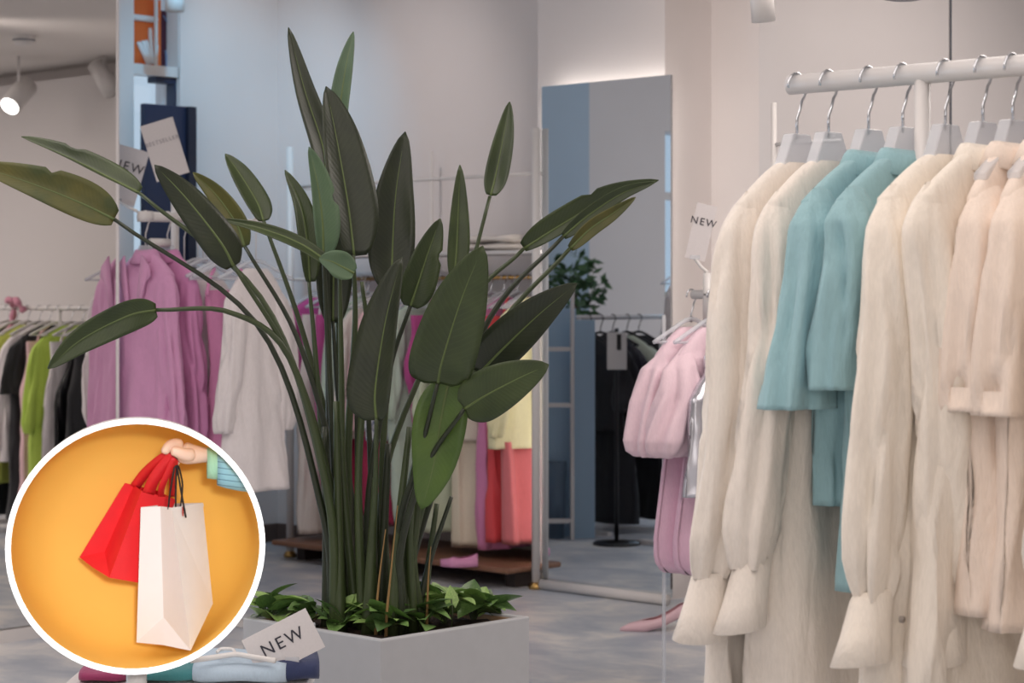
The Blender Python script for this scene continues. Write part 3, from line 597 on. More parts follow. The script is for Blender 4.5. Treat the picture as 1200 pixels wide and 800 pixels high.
ml_ = [
 (6, 'white long shirt first from the left in the leaning mirror', WHT, dict(L=.86, sleeve='short', sl=.3)), (18, 'black long dress between white shirt and lime top in the mirror', BLK, dict(L=1.02, sleeve=None, strap=True)),
 (31, 'olive lime top reflected left of the white blouse', LIME, dict(L=.84, sl=.55, cuff=False)), (45, 'white blouse between two dark garments in the leaning mirror', WHT, dict(L=.72, sl=.6, cuff=False)),
 (57, 'black short sleeved dress beside the pale pink one in the mirror', BLK, dict(L=1.02, sleeve='short', sl=.3)), (68, 'pale pink long dress reflected beside the bright lime top', PKR, dict(L=.95, sleeve=None, strap=True)),
 (82, 'bright lime long top reflected left of the black sequin dress', LIME2, dict(L=.84, sl=.5, cuff=False)), (95, 'white slip dress behind the black sequin dress in the mirror', WHT, dict(L=.9, sleeve=None, strap=True)),
 (108, 'black sequin dress reflected right of the lime top', SEQ, dict(L=.95, sleeve=None, A=.014, sh=.17)), (122, 'plain black dress reflected next to the mauve blazer', BLK, dict(L=.98, sleeve=None, strap=True)),
]
for px, lab, m_, kw in ml_:
    hanger('white hanger carrying the ' + lab, (qx(px), QV, QZ - .07), R90, .012, .07, WHITEM, CHROME, 'bar', 'white hangers on the mirrored rack')
    garment('hanging_dress', lab, 'dress', (qx(px), QV, QZ - .09), R90, m_, group='garments reflected in the leaning mirror', **kw)
t = thing('switch_panel', 'white wall switch panel reflected in the leaning mirror', 'switch', (-3.147, VB - .012, 1.35))
MB().box((0, 0, 0), (.12, .024, .2)).obj('cover', WHITEM, t, False, .003); MB().box((0, -.014, .02), (.05, .008, .06)).obj('rocker', mat('switch_grey', srgb(190, 188, 188), .5), t, False)
t = thing('pink_scarf', 'ruffled pink scarf hung over the end of the reflected rack', 'scarf', (qx(24), QV - .03, QZ))
MB().tube(catmull([(-.07, 0, -.02), (-.04, -.03, .04), (0, .0, .03), (.04, -.03, .045), (.06, .02, 0), (.08, 0, -.14)], 24), [.016 + .007 * math.sin(k * 2.2) for k in range(25)], 10).obj('cloth', cloth(206, 140, 160, .8, .9), t)

# ------------------------------------------------------------------ black rack, stand and ladder seen in the wall mirror
KU, KZ = -7.45, 1.15
rk = thing('clothes_rack', 'white rack of black clothes reflected in the wall mirror', 'clothes rack', (KU, 4.6, 0))
MB().tube([(0, -.6, KZ), (0, .38, KZ)], .013, 12).obj('rail', WHITEM, rk)
for y in (-.58, .36): post(MB(), (0, y), .02, KZ, .013).obj('post', WHITEM, rk); MB().box((0, y, .012), (.45, .04, .024)).obj('foot', WHITEM, rk, False)
for k, (y, m_, lab, kw) in enumerate(((4.88, BLK, 'black blouse at the near end of the rack in the wall mirror', dict(L=.5, sleeve='puff', sl=.34, sr=.055)), (4.78, BLK, 'long black dress second on the rack in the wall mirror', dict(L=1.0, sl=.5, cuff=False)),
        (4.68, cloth(44, 44, 54, .6), 'charcoal satin top behind the black dress in the wall mirror', dict(L=.6, sl=.5, cuff=False)), (4.56, cloth(214, 222, 202, .8), 'pale mint top behind the dark clothes in the wall mirror', dict(L=.5, sleeve='short', sl=.3)), (4.46, BLK, 'last black dress on the rack in the wall mirror', dict(L=1.0, sleeve=None)))):
    hanger('black hanger carrying the ' + ' '.join(lab.split()[:11]), (KU, y, KZ - .08), 0, .013, .08, BLACK, BLACK, 'bar', 'black hangers on the mirrored rack')
    garment('hanging_dress' if kw['L'] > .9 else 'hanging_blouse', lab, 'dress' if kw['L'] > .9 else 'top', (KU, y, KZ - .1), 0, m_, group='dark clothes reflected in the wall mirror', **kw)
p = M2(722, 638, 10.68)
t = thing('sign_stand', 'black pole stand with round base and white card holder, reflected in the wall mirror', 'stand', (p.x, p.y, 0), YAW + R90)
MB().lathe([(.12, 0), (.12, .008), (.115, .014), (.012, .02)], 28, (0, 0, 0), True, True).obj('base', BLACK, t)
post(MB(), (0, 0), .015, 1.1, .011).obj('pole', BLACK, t)
MB().box((.0, -.016, .985), (.10, .01, .19)).obj('card_holder', WHITEM, t, False, .003); MB().box((-.01, -.022, 1.03), (.022, .004, .08)).obj('label_strip', BLACK, t, False)
p = M2(654, 633, 10.87)
t = thing('ladder_shelf', 'pale ladder frame standing against blue boards, reflected in the wall mirror', 'shelf', (p.x, p.y, 0), YAW + R90)
ar = M2(668, 633, 10.87); al = M2(638, 633, 10.87); wl = (ar - al).length / 2 + .005
for s in (-1, 1): MB().box((s * wl, 0, .66), (.02, .03, 1.32)).obj('rail', WHITEM, t, False, .003)
for z in (.1, .70, .99): MB().box((0, 0, z), (wl * 2, .025, .022)).obj('rung', WHITEM, t, False)
BLUEP = mat('blue_panel', srgb(164, 192, 214), .4)
t = thing('blue_board', 'tall blue board leaning beside the ladder, reflected in the wall mirror', 'board', (M2(682, 633, 10.95).x, M2(682, 633, 10.95).y, 0), YAW + R90)
MB().box((0, 0, .57), (.13, .02, 1.14)).obj('panel', BLUEP, t, False, .003)
q = M2(652, 630, 11.05)
t = thing('blue_board', 'blue board behind the ladder rungs, reflected in the wall mirror', 'board', (q.x, q.y, 0), YAW + R90)
MB().box((0, 0, .6), (.2, .02, 1.2)).obj('panel', BLUEP, t, False, .003)
q = M2(651, 634, 10.97)
t = thing('waste_bin', 'tall tapered blue grey bin behind the ladder, reflected in the wall mirror', 'bin', (q.x, q.y, 0))
MB().lathe([(.042, 0), (.055, .40), (.05, .40), (.04, .01)], 24, (0, 0, 0), True).obj('bucket', mat('bin_blue', srgb(96, 116, 136), .5), t)

# ------------------------------------------------------------------ planter
s_, RIMZ = .51, .45
pc = W(-.316, 5.28, 0)
t = thing('planter', 'white square planter box of the bird of paradise in the centre', 'planter', pc)
mb = MB(); h = s_ / 2; i_ = h - .022
def sq(a, z): return [Vector((-a, -a, z)), Vector((a, -a, z)), Vector((a, a, z)), Vector((-a, a, z))]
mb.loft([sq(h, 0), sq(h, RIMZ), sq(i_, RIMZ), sq(i_, .36)], True, False).obj('box', grain(mat('planter_paint', srgb(176, 177, 180), .5), srgb(176, 177, 180), .02, 30, .02), t, False, .004)
SOIL = grain(mat('soil', srgb(58, 44, 34), .95), srgb(58, 44, 34), .5, 60, .8, .01)
mb = MB(); n = 14; rnd = random.Random(3)
mb.add([(lerp(-i_, i_, i / n), lerp(-i_, i_, j / n), 0.425 + rnd.uniform(-.008, .012)) for j in range(n + 1) for i in range(n + 1)],
       [(j * (n + 1) + i, j * (n + 1) + i + 1, (j + 1) * (n + 1) + i + 1, (j + 1) * (n + 1) + i) for j in range(n) for i in range(n)])
mb.obj('soil', SOIL, t)
LINER = mat('liner', srgb(150, 122, 92), .8)
for a, b_, w, d in ((0, i_ - .004, 2 * i_, .006), (-i_ + .004, 0, .006, 2 * i_)): MB().box((a, b_, .432), (w, d, .024)).obj('liner_strip', LINER, t, False)

# ------------------------------------------------------------------ bird of paradise
def leafmat(name, c1, c2, vein, rough=.38):
    m = mat(name, c1, rough); N, L, b = nodes(m)
    uv = N.new('ShaderNodeUVMap'); sx = N.new('ShaderNodeSeparateXYZ'); L.new(uv.outputs[0], sx.inputs[0])
    # pinnate veins: stripes leaning with distance from the midrib
    ab = N.new('ShaderNodeMath'); ab.operation = 'SUBTRACT'; ab.inputs[1].default_value = .5; L.new(sx.outputs[0], ab.inputs[0])
    ab2 = N.new('ShaderNodeMath'); ab2.operation = 'ABSOLUTE'; L.new(ab.outputs[0], ab2.inputs[0])
    mu = N.new('ShaderNodeMath'); mu.operation = 'MULTIPLY_ADD'; mu.inputs[1].default_value = -.28; L.new(ab2.outputs[0], mu.inputs[0]); L.new(sx.outputs[1], mu.inputs[2])
    m2 = N.new('ShaderNodeMath'); m2.operation = 'MULTIPLY'; m2.inputs[1].default_value = 170; L.new(mu.outputs[0], m2.inputs[0])
    si = N.new('ShaderNodeMath'); si.operation = 'SINE'; L.new(m2.outputs[0], si.inputs[0])
    tc = N.new('ShaderNodeTexCoord'); n1 = N.new('ShaderNodeTexNoise'); n1.inputs['Scale'].default_value = 9; n1.inputs['Detail'].default_value = 5; L.new(tc.outputs['Object'], n1.inputs['Vector'])
    r = N.new('ShaderNodeValToRGB'); L.new(n1.outputs[0], r.inputs[0]); r.color_ramp.elements[0].position = .35; r.color_ramp.elements[1].position = .7
    r.color_ramp.elements[0].color = c1; r.color_ramp.elements[1].color = c2
    pw = N.new('ShaderNodeMath'); pw.operation = 'POWER'; pw.inputs[1].default_value = 3; mx0 = N.new('ShaderNodeMath'); mx0.operation = 'MAXIMUM'; mx0.inputs[1].default_value = 0
    L.new(si.outputs[0], mx0.inputs[0]); L.new(mx0.outputs[0], pw.inputs[0])
    ml = N.new('ShaderNodeMath'); ml.operation = 'MULTIPLY'; ml.inputs[1].default_value = .08; L.new(pw.outputs[0], ml.inputs[0])
    mx = N.new('ShaderNodeMix'); mx.data_type = 'RGBA'; L.new(ml.outputs[0], mx.inputs[0]); L.new(r.outputs[0], mx.inputs[6]); mx.inputs[7].default_value = vein
    L.new(mx.outputs[2], b.inputs['Base Color'])
    bp = N.new('ShaderNodeBump'); bp.inputs['Strength'].default_value = .05; bp.inputs['Distance'].default_value = .002; L.new(si.outputs[0], bp.inputs['Height']); L.new(bp.outputs[0], b.inputs['Normal'])
    return m
LD = leafmat('leaf_dark', srgb(34, 42, 27), srgb(46, 54, 32), srgb(72, 86, 52))
LM = leafmat('leaf_mid', srgb(48, 61, 33), srgb(64, 78, 41), srgb(96, 114, 66))
LLt = leafmat('leaf_back', srgb(72, 96, 72), srgb(88, 112, 82), srgb(130, 152, 116), .5)
LY = leafmat('leaf_olive', srgb(64, 74, 34), srgb(104, 98, 40), srgb(58, 68, 36), .45)
LB = leafmat('leaf_bright', srgb(66, 92, 36), srgb(82, 108, 42), srgb(96, 120, 60))
STEM = grain(mat('stem_green', srgb(58, 70, 40), .42), srgb(58, 70, 40), .18, 20, .05, .002, (1, 1, .15))
STEMD = grain(mat('stem_dark', srgb(40, 48, 30), .42), srgb(40, 48, 30), .2, 20, .05, .002, (1, 1, .15))
RIB = mat('midrib', srgb(96, 112, 64), .45); DRY = mat('dry_sheath', srgb(150, 118, 74), .8)
plant = thing('bird_of_paradise', 'tall bird of paradise plant with long paddle leaves in the white planter', 'plant', pc + Vector((0, 0, .425)))
PB = plant.location.copy(); D0 = 5.28
def blade(pts, hw, dd0, dd1, m, tw=0, fold=.35, sag=0, n=22, asym=(1, 1), rib=True, wave=.05, tear=None, seed=0):
    """pts: base->tip columns; hw projected half width in pixels; depth offsets at base/tip"""
    q2 = catmull([Vector((x, y, 0)) for x, y in pts], n); q = [P(a.x, a.y, D0 + lerp(dd0, dd1, i / n)) - PB for i, a in enumerate(q2)]
    camp = Vector((0, 0, H)) - PB; rnd = random.Random(seed); vs = []; uvs = []; K = 8; ribp = []
    for i, p in enumerate(q):
        s = i / n; t_ = (q[min(i + 1, n)] - q[max(i - 1, 0)]).normalized(); vd = (camp - p).normalized()
        side = t_.cross(vd).normalized(); nr = side.cross(t_).normalized()
        w = 1.1 * hw / F * D0 * (math.sin(PI * (s * .965 + .035) ** .78) ** .62) * (1.04 - .1 * s)
        if i == n: w = .0008
        R = Matrix.Rotation(tw, 3, t_); sd, nn = R @ side, R @ nr
        sc_ = 1 / max(.45, abs(math.cos(tw)))
        for k in range(K + 1):
            a = -1 + 2 * k / K; ww = w * (asym[0] if a < 0 else asym[1]) * sc_
            if tear and abs(s - tear[0]) < .03 and a * tear[1] > .3: ww *= .78
            off = abs(a) ** 1.2 * fold * w - sag * w * a * a + wave * w * math.sin(9 * s + 4 * a + seed) * abs(a)
            vs.append(p + sd * (a * ww) + nn * off); uvs.append((k / K, s * 1.0))
        ribp.append(p - nn * .001)
    fs = []
    for i in range(n):
        for k in range(K): fs.append((i * (K + 1) + k, i * (K + 1) + k + 1, (i + 1) * (K + 1) + k + 1, (i + 1) * (K + 1) + k))
    me = bpy.data.meshes.new('leaf'); me.from_pydata(vs, [], fs); me.materials.append(m); me.polygons.foreach_set('use_smooth', [True] * len(me.polygons))
    ul = me.uv_layers.new(name='UVMap')
    for lp_ in me.loops: ul.data[lp_.index].uv = uvs[lp_.vertex_index]
    o = bpy.data.objects.new('leaf', me); C.objects.link(o); o.parent = plant
    so = o.modifiers.new('thick', 'SOLIDIFY'); so.thickness = .0012
    if rib: MB().tube(ribp, [lerp(.0042, .0008, i / n) for i in range(n + 1)], 6).obj('midrib', RIB, o)
    return o
def stalk(pts, dd0, dd1, r0, r1, m=STEM, name='stem', n=22):
    q2 = catmull([Vector((x, y, 0)) for x, y in pts], n)
    q = [P(a.x, a.y, D0 + lerp(dd0, dd1, (i / n) ** 1.3)) - PB for i, a in enumerate(q2)]
    q[0].z = -.01
    return MB().tube(q, [lerp(r0, r1, (i / n) ** .6) for i in range(n + 1)], 10).obj(name, m, plant)
# (stalk from soil to blade, blade base to tip, half width px, depth at soil / blade base / tip, material, twist, fold, asymmetry)
LV = [
 ([(392, 715), (386, 480), (384, 330), (384, 215)], [(384, 215), (378, 170), (357, 105), (338, 32)], 15, .10, .20, .25, LD, .3, .5, (1, .8)),
 ([(400, 715), (398, 480), (396, 300), (396, 190)], [(396, 190), (397, 140), (405, 80), (414, 37)], 11, .12, .25, .30, LLt, -.4, .4, (1, 1)),
 ([(404, 715), (408, 520), (416, 380), (414, 298)], [(415, 300), (408, 240), (395, 165), (382, 101)], 27, .00, -.05, .0, LD, .25, .3, (.72, 1.1)),
 ([(396, 715), (392, 560), (384, 400), (379, 296)], [(379, 300), (378, 260), (372, 215), (362, 172)], 15, -.02, -.08, -.08, LLt, -.2, .35, (.5, 1.3)),
 ([(388, 715), (380, 560), (370, 420), (362, 330)], [(363, 330), (360, 285), (352, 240), (334, 199)], 12, .08, .10, .12, LM, .5, .6, (1, .9)),
 ([(446, 715), (448, 560), (455, 430), (459, 338)], [(459, 340), (460, 290), (464, 225), (475, 154)], 26, .08, .10, .15, LD, .1, .25, (1.05, .9)),
 ([(430, 715), (432, 590), (455, 440), (481, 358)], [(481, 359), (489, 335), (502, 295), (516, 256)], 18, -.05, -.10, -.12, LM, .15, .3, (1, 1)),
 ([(438, 715), (450, 560), (500, 420), (532, 325)], [(532, 327), (535, 290), (537, 245), (539, 193)], 12, .15, .22, .25, LM, .4, .5, (1, 1)),
 ([(468, 715), (476, 590), (530, 400), (574, 230)], [(575, 229), (581, 205), (590, 160), (597, 119)], 14, .2, .35, .4, LM, -.3, .5, (.75, 1.15)),
 ([(462, 715), (468, 620), (490, 540), (513, 449)], [(513, 449), (519, 420), (541, 350), (566, 288)], 32, -.12, -.30, -.42, LM, .1, .22, (1.05, 1)),
 ([(432, 715), (436, 640), (440, 570), (441, 490)], [(441, 492), (440, 455), (452, 375), (471, 301)], 24, -.12, -.22, -.25, LD, -.25, .3, (1.15, .7)),
 ([(466, 715), (478, 610), (530, 490), (562, 437)], [(562, 437), (590, 408), (632, 368), (676, 332)], 22, -.06, -.15, -.25, LD, .2, .3, (1.2, .85)),
 ([(458, 715), (470, 640), (500, 545), (544, 479)], [(544, 479), (568, 464), (604, 445), (643, 427)], 25, -.14, -.30, -.40, LM, -.1, .22, (1, 1)),
 ([(472, 715), (480, 620), (494, 530), (528, 446)], [(526, 446), (517, 490), (508, 545), (494, 597)], 27, -.10, -.26, -.24, LB, .1, .2, (1, 1)),
 ([(470, 715), (478, 600), (545, 370), (614, 291)], [(614, 291), (655, 265), (712, 232), (772, 211)], 15, .05, .05, .02, LM, .25, .35, (1.2, .5)),
 ([(474, 715), (486, 600), (570, 380), (660, 277)], [(660, 277), (690, 252), (730, 226), (768, 213)], 9, -.02, -.05, -.05, LM, .3, .5, (1, .8)),
 ([(478, 715), (490, 610), (575, 400), (668, 291)], [(668, 291), (692, 268), (718, 250), (745, 231)], 9, -.08, -.12, -.12, LY, .3, .5, (1, .8)),
 ([(398, 715), (380, 560), (310, 355), (163, 226)], [(163, 226), (128, 208), (80, 184), (25, 160)], 13, -.02, .05, .10, LM, .45, .4, (.3, 1.15)),
 ([(390, 715), (378, 600), (305, 385), (134, 257)], [(134, 257), (95, 238), (40, 216), (-32, 192)], 22, -.08, -.15, -.20, LY, .1, .3, (.75, 1.1)),
 ([(392, 715), (386, 590), (340, 420), (270, 366), (183, 363)], [(183, 363), (150, 370), (95, 398), (56, 432)], 16, -.10, -.22, -.30, LM, -.2, .35, (1, 1)),
 ([(402, 715), (392, 590), (345, 430), (274, 311)], [(274, 312), (258, 283), (218, 232), (181, 193)], 19, -.04, -.20, -.28, LD, .1, -.2, (1, 1)),
 ([(408, 715), (394, 560), (350, 400), (287, 289)], [(287, 289), (277, 262), (253, 228), (226, 202)], 14, .06, .12, .15, LY, -.3, .35, (.8, 1)),
 ([(412, 715), (398, 560), (355, 390), (309, 259)], [(309, 259), (302, 238), (282, 205), (264, 180)], 13, .12, .2, .25, LM, .3, .35, (1, 1)),
 ([(414, 715), (402, 560), (400, 430), (398, 318)], [(396, 316), (355, 287), (308, 268), (258, 256)], 8, -.06, -.15, -.12, LM, .5, .5, (1, .7)),
 ([(424, 715), (408, 560), (396, 460), (390, 376)], [(390, 378), (391, 320), (393, 250), (396, 175)], 20, .14, .16, .18, LD, .2, .3, (1, 1)),
 ([(420, 715), (420, 560), (430, 400), (424, 330)], [(415, 320), (400, 312), (388, 306), (374, 303)], 14, -.10, -.16, -.18, LLt, .3, .3, (1, 1)),
]
for k, (st, bl_, hw, a, b_, c_, m_, tw, fo, asy) in enumerate(LV):
    rnd = random.Random(k); st = [(lerp(415, st[0][0], 1.15) + 4, 728)] + st[1:]
    stalk(st, a, b_, .0135 + .003 * rnd.random(), .0048, STEM if k % 3 else STEMD)
    blade(bl_, hw, b_, c_, m_, tw, fo, asym=asy, seed=k, tear=((.25 + .5 * rnd.random(), rnd.choice((-1, 1))) if k in (3, 6, 14, 17, 18) else None))
# sheathing leaf bases and cut stubs in the clump
for k, (x0_, x1_, y1_, r, dd, m_) in enumerate(((384, 380, 500, .018, -.05, STEMD), (398, 394, 470, .02, -.1, STEM), (412, 408, 500, .017, .05, STEMD), (432, 440, 560, .02, -.14, STEM), (446, 455, 520, .02, -.05, STEMD),
        (458, 480, 500, .018, -.16, STEM), (476, 500, 520, .018, -.1, STEM), (488, 529, 582, .012, -.06, STEMD), (468, 520, 540, .016, .04, STEMD), (422, 418, 470, .016, .12, STEMD), (440, 430, 440, .015, .14, STEMD), (496, 512, 590, .015, .0, STEM))):
    stalk([(x0_, 728), (lerp(x0_, x1_, .35), lerp(716, y1_, .4)), (x1_, y1_)], dd, dd, r, r * .4, m_, 'leaf_base' if k not in (7,) else 'cut_stub', 12)
for x0_, x1_, y1_, dd in ((452, 466, 592, -.2), (440, 452, 620, -.18), (500, 505, 640, -.1)):
    stalk([(x0_, 728), (lerp(x0_, x1_, .4), 675), (x1_, y1_)], dd, dd, 0.0045, .001, DRY, 'dry_sheath', 8)

# ------------------------------------------------------------------ trailing ground cover in the planter
GV = [leafmat('groundcover_' + str(i), c1, c2, c3, .4) for i, (c1, c2, c3) in enumerate(((srgb(92, 128, 66), srgb(124, 156, 90), srgb(176, 196, 140)), (srgb(124, 160, 84), srgb(160, 188, 112), srgb(190, 206, 150)), (srgb(66, 98, 54), srgb(96, 126, 70), srgb(150, 172, 116))))]
def arrow_leaf(m):
    n, K = 8, 4; vs = []; uvs = []; fs = []
    for i in range(n + 1):
        s = i / n; w = .5 * interp([(0, .5), (.12, .95), (.3, 1), (.6, .7), (.85, .3), (1, .01)], s)
        for k in range(K + 1):
            a = -1 + 2 * k / K; vs.append((a * w, s * 1.25 - .12 * abs(a) * (1 - s) - (.25 * abs(a) if i == 0 else 0), .16 * abs(a) * w * 2 - .25 * s * s)); uvs.append((k / K, s * .12))
    for i in range(n):
        for k in range(K): fs.append((i * (K + 1) + k, i * (K + 1) + k + 1, (i + 1) * (K + 1) + k + 1, (i + 1) * (K + 1) + k))
    me = bpy.data.meshes.new('leaf'); me.from_pydata(vs, [], fs); me.materials.append(m); me.polygons.foreach_set('use_smooth', [True] * len(me.polygons))
    ul = me.uv_layers.new(name='UVMap')
    for l in me.loops: ul.data[l.index].uv = uvs[l.vertex_index]
    return me
AL = [arrow_leaf(m) for m in GV]
gc = [  # px, py of clump foot, leaves, spread px, height px, where
 (312, 732, 16, 28, 26, 'leafy vine clump at the left corner of the planter'), (358, 734, 12, 22, 16, 'leafy vine clump left of the thick stems at the rim'),
 (400, 742, 16, 28, 26, 'variegated vine clump under the left stems'), (445, 746, 18, 28, 26, 'leafy vine clump at the front corner of the planter'),
 (486, 740, 16, 26, 26, 'leafy vine clump in front of the right stems'), (520, 734, 20, 24, 38, 'tall pale leafed vine clump right of the stems'),
 (555, 730, 16, 24, 26, 'dark leafed vine clump near the right corner of the planter'), (584, 725, 9, 14, 22, 'small vine clump at the right corner of the planter')]
for k, (px, py, nl, sp, hp, lab) in enumerate(gc):
    d = (H - .425) * F / (py - 350); d = max(4.98, min(5.6, d)); b0 = P(px, py, d); b0.z = .425
    t = thing('vine_plant', lab, 'plant', b0, 0, 'ground cover vines in the planter'); rnd = random.Random(40 + k)
    for j in range(nl):
        a = rnd.uniform(0, 2 * PI); rr = rnd.uniform(.15, 1) * sp * d / F * 1.05; z = rnd.uniform(.25, 1) * hp * d / F + .012
        tip = Vector((rr * math.cos(a), rr * math.sin(a) * .6, z)); size = rnd.uniform(.04, .072)
        wp = b0 + tip; lx, ly = wp.x - pc.x, wp.y - pc.y; lim = i_ + .02
        if abs(lx) > lim: tip.x -= math.copysign(abs(lx) - lim, lx)
        if abs(ly) > lim: tip.y -= math.copysign(abs(ly) - lim, ly)
        st = MB().tube(catmull([(0, 0, -.01), tip * .5 + Vector((0, 0, z * .25)), tip], 6), .0016, 5).obj('stem', STEM, t)
        o = bpy.data.objects.new('leaf', AL[(k * 3 + j * (1 if k != 5 else 0) + rnd.randint(0, 1)) % 3 if k != 5 else 1 if j % 3 else 0]); C.objects.link(o); o.parent = t
        o.location = tip; o.scale = (size, size, size); o.rotation_euler = (rnd.uniform(-.2, .9), rnd.uniform(-.5, .5), a - PI / 2 + rnd.uniform(-.5, .5))
p = P(529, 692, 5.2)
t = thing('vine_shoot', 'single upright vine shoot with one pale leaf above the ground cover', 'plant', Vector((p.x, p.y, .425)), 0)
MB().tube([(0, 0, 0), (.004, 0, .05), (0, 0, p.z - .445)], .0018, 6).obj('stem', STEM, t)
o = bpy.data.objects.new('leaf', AL[1]); C.objects.link(o); o.parent = t; o.location = (0, 0, p.z - .455); o.scale = (.036,) * 3; o.rotation_euler = (1.35, 0, YAW + .2)

# ------------------------------------------------------------------ low table in front with folded clothes and a NEW card
tb = P(225, 790, 4.6); TZ = .425
t = thing('display_table', 'low white display table in front of the planter at the bottom left', 'table', (tb.x, tb.y, 0), YAW)
MB().box((0, 0, TZ - .015), (.52, .34, .03)).obj('tabletop', WHITEM, t, False, .004)
for sx in (-1, 1):
    for sy in (-1, 1): MB().box((sx * .23, sy * .14, (TZ - .03) / 2), (.03, .03, TZ - .03)).obj('leg', WHITEM, t, False)
def folded(label, px, py, w, d_, hgt, m, rz, z=TZ, dep=4.6):
    p = P(px, py, dep); t = thing('folded_garment', label, 'folded clothing', (p.x, p.y, z), YAW + rz, 'folded clothes on the low table')
    rr = []
    for k in range(11):
        a = k / 10; e_ = 1 - .15 * (abs(a - .5) * 2) ** 6
        rr.append([Vector((lerp(-w / 2, w / 2, a), d_ / 2 * e_ * math.copysign(abs(math.cos(f)) ** .5, math.cos(f)), hgt / 2 + (hgt / 2 * (1 + .12 * math.sin(7 * a + px))) * math.copysign(abs(math.sin(f)) ** .7, math.sin(f)))) for f in [2 * PI * j / 20 for j in range(20)]])
    MB().loft(rr, True, True).obj('fold', m, t); return t
folded('folded teal garment at the left of the low table', 205, 790, .16, .2, .03, cloth(60, 128, 132, .8), .1)
folded('folded pale blue garment under the white hanger', 290, 780, .2, .26, .045, cloth(178, 196, 212, .8), -.05)
folded('folded navy garment right of the white hanger on the table', 345, 782, .1, .2, .05, cloth(44, 54, 92, .8), .15)
folded('folded magenta garment at the left end of the low table', 128, 792, .1, .2, .025, cloth(150, 50, 96, .8), 0)
p = P(275, 783, 4.5)
t = thing('clothes_hanger', 'white plastic hanger lying on the folded clothes of the low table', 'hanger', (p.x, p.y, TZ + .055), YAW)
MB().tube(catmull([(-.09, -.03, 0), (-.03, 0, .004), (0, .012, .006), (.03, 0, .004), (.09, -.03, 0)], 14), .006, 8).obj('arms', WHITEM, t)
MB().tube(catmull([(0, .012, .006), (-.01, .04, .012), (-.035, .045, .012), (-.04, .02, .01)], 10), .004, 8).obj('hook', WHITEM, t)
p = P(340, 800, 4.52)
sign('sign_card', 'white card reading NEW on a clear holder in front of the planter', (p.x, p.y, TZ + .05), (332, 754), 84, 51, 4.52, math.radians(-27), 'NEW', 21, INK, 'clear', toff=(0, 2))
t = thing('acrylic_block', 'small clear acrylic block behind the NEW card on the table', 'display block', (P(350, 790, 4.62).x, P(350, 790, 4.62).y, TZ + .05), YAW)
MB().box((0, 0, .03), (.07, .05, .06)).obj('block', CLEAR, t, False, .003)

# ------------------------------------------------------------------ round collage inset added as a lit niche, bags held by an arm
DD = 4.0; S = DD / F; dc = P(160, 640, DD); dyaw = YAW - math.atan((160 - 600) / F)
dpy = YAW + math.atan((600 - 160) / F)
t = thing('round_inset', 'round orange inset, added as a niche with glowing white rim at the bottom left', 'display', (dc.x, dc.y, 0), dpy)
def L3(x, y, z): return Vector(((x - 160) * S, -z * S, dc.z + (640 - y) * S))   # pixel-sized units: x right, y down, z towards the room
ORANGE = grain(mat('orange_paint', srgb(247, 196, 92), .75), srgb(247, 196, 92), .01, 8, .02)
def disc(prof, m, name, par=t, cap=False):
    n = 72; rings = [[Vector((r * S * math.cos(2 * PI * k / n), -z * S, dc.z + r * S * math.sin(2 * PI * k / n))) for k in range(n)] for r, z in prof]
    return MB().loft(rings, False, cap).obj(name, m, par)
disc([(145, -2), (144.5, -60), (140, -95), (125, -118), (95, -128), (40, -131), (2, -131)], ORANGE, 'niche', cap=True)
disc([(148.5, -3), (148.5, -60), (146, -100), (130, -125), (95, -135), (2, -137)], WHITEM, 'shell', cap=True)
disc([(143.8, -3), (143.5, 2), (144.5, 3.5), (148.5, 3.5), (149.8, 2), (149.5, -3), (143.8, -3)], RING, 'inset_glow_rim')  # white border of the inset, made to glow
post(MB(), (0, .12), .02, dc.z - 146 * S, .02).obj('stand_pole', WHITEM, t); MB().lathe([(.16, 0), (.16, .012), (.02, .02)], 28, (0, .12, 0), True, True).obj('stand_base', WHITEM, t)  # added support under the inset
PAPW = grain(mat('white_paper', srgb(232, 228, 228), .55), srgb(232, 228, 228), .01, 30, .02); PAPR = grain(mat('red_paper', srgb(232, 40, 48), .5), srgb(232, 40, 48), .03, 30, .02)
def to_thing(name, label, cat, origin, group=None):
    o = thing(name, label, cat, (0, 0, 0), 0, group); M = Matrix.Translation((dc.x, dc.y, 0)) @ Matrix.Rotation(dpy, 4, 'Z')
    o.location = M @ origin; o.rotation_euler = (0, 0, dpy); return o, origin
def part(name, m, par, org, verts, faces, smooth=False, bevel=0, thick=0):
    mb = MB(); mb.add([L3(*v_) - org for v_ in verts], faces); o = mb.obj(name, m, par, smooth, bevel)
    if thick: so = o.modifiers.new('t', 'SOLIDIFY'); so.thickness = thick
    return o
def ribbon(name, m, par, org, pts, w, wd=(1, 0, 0), n=16):
    q = catmull([L3(*p_) - org for p_ in pts], n); vs = []
    for i, p_ in enumerate(q):
        tn = (q[min(i + 1, n)] - q[max(i - 1, 0)]).normalized(); a = Vector((0, -1, 0)); sd = (tn.cross(a).normalized() + Vector((0, .35, 0))).normalized() * w * S / 2
        vs += [p_ - sd, p_ + sd]
    mb = MB(); mb.add(vs, [(2 * i, 2 * i + 1, 2 * i + 3, 2 * i + 2) for i in range(n)]); o = mb.obj(name, m, par); so = o.modifiers.new('t', 'SOLIDIFY'); so.thickness = .002; return o
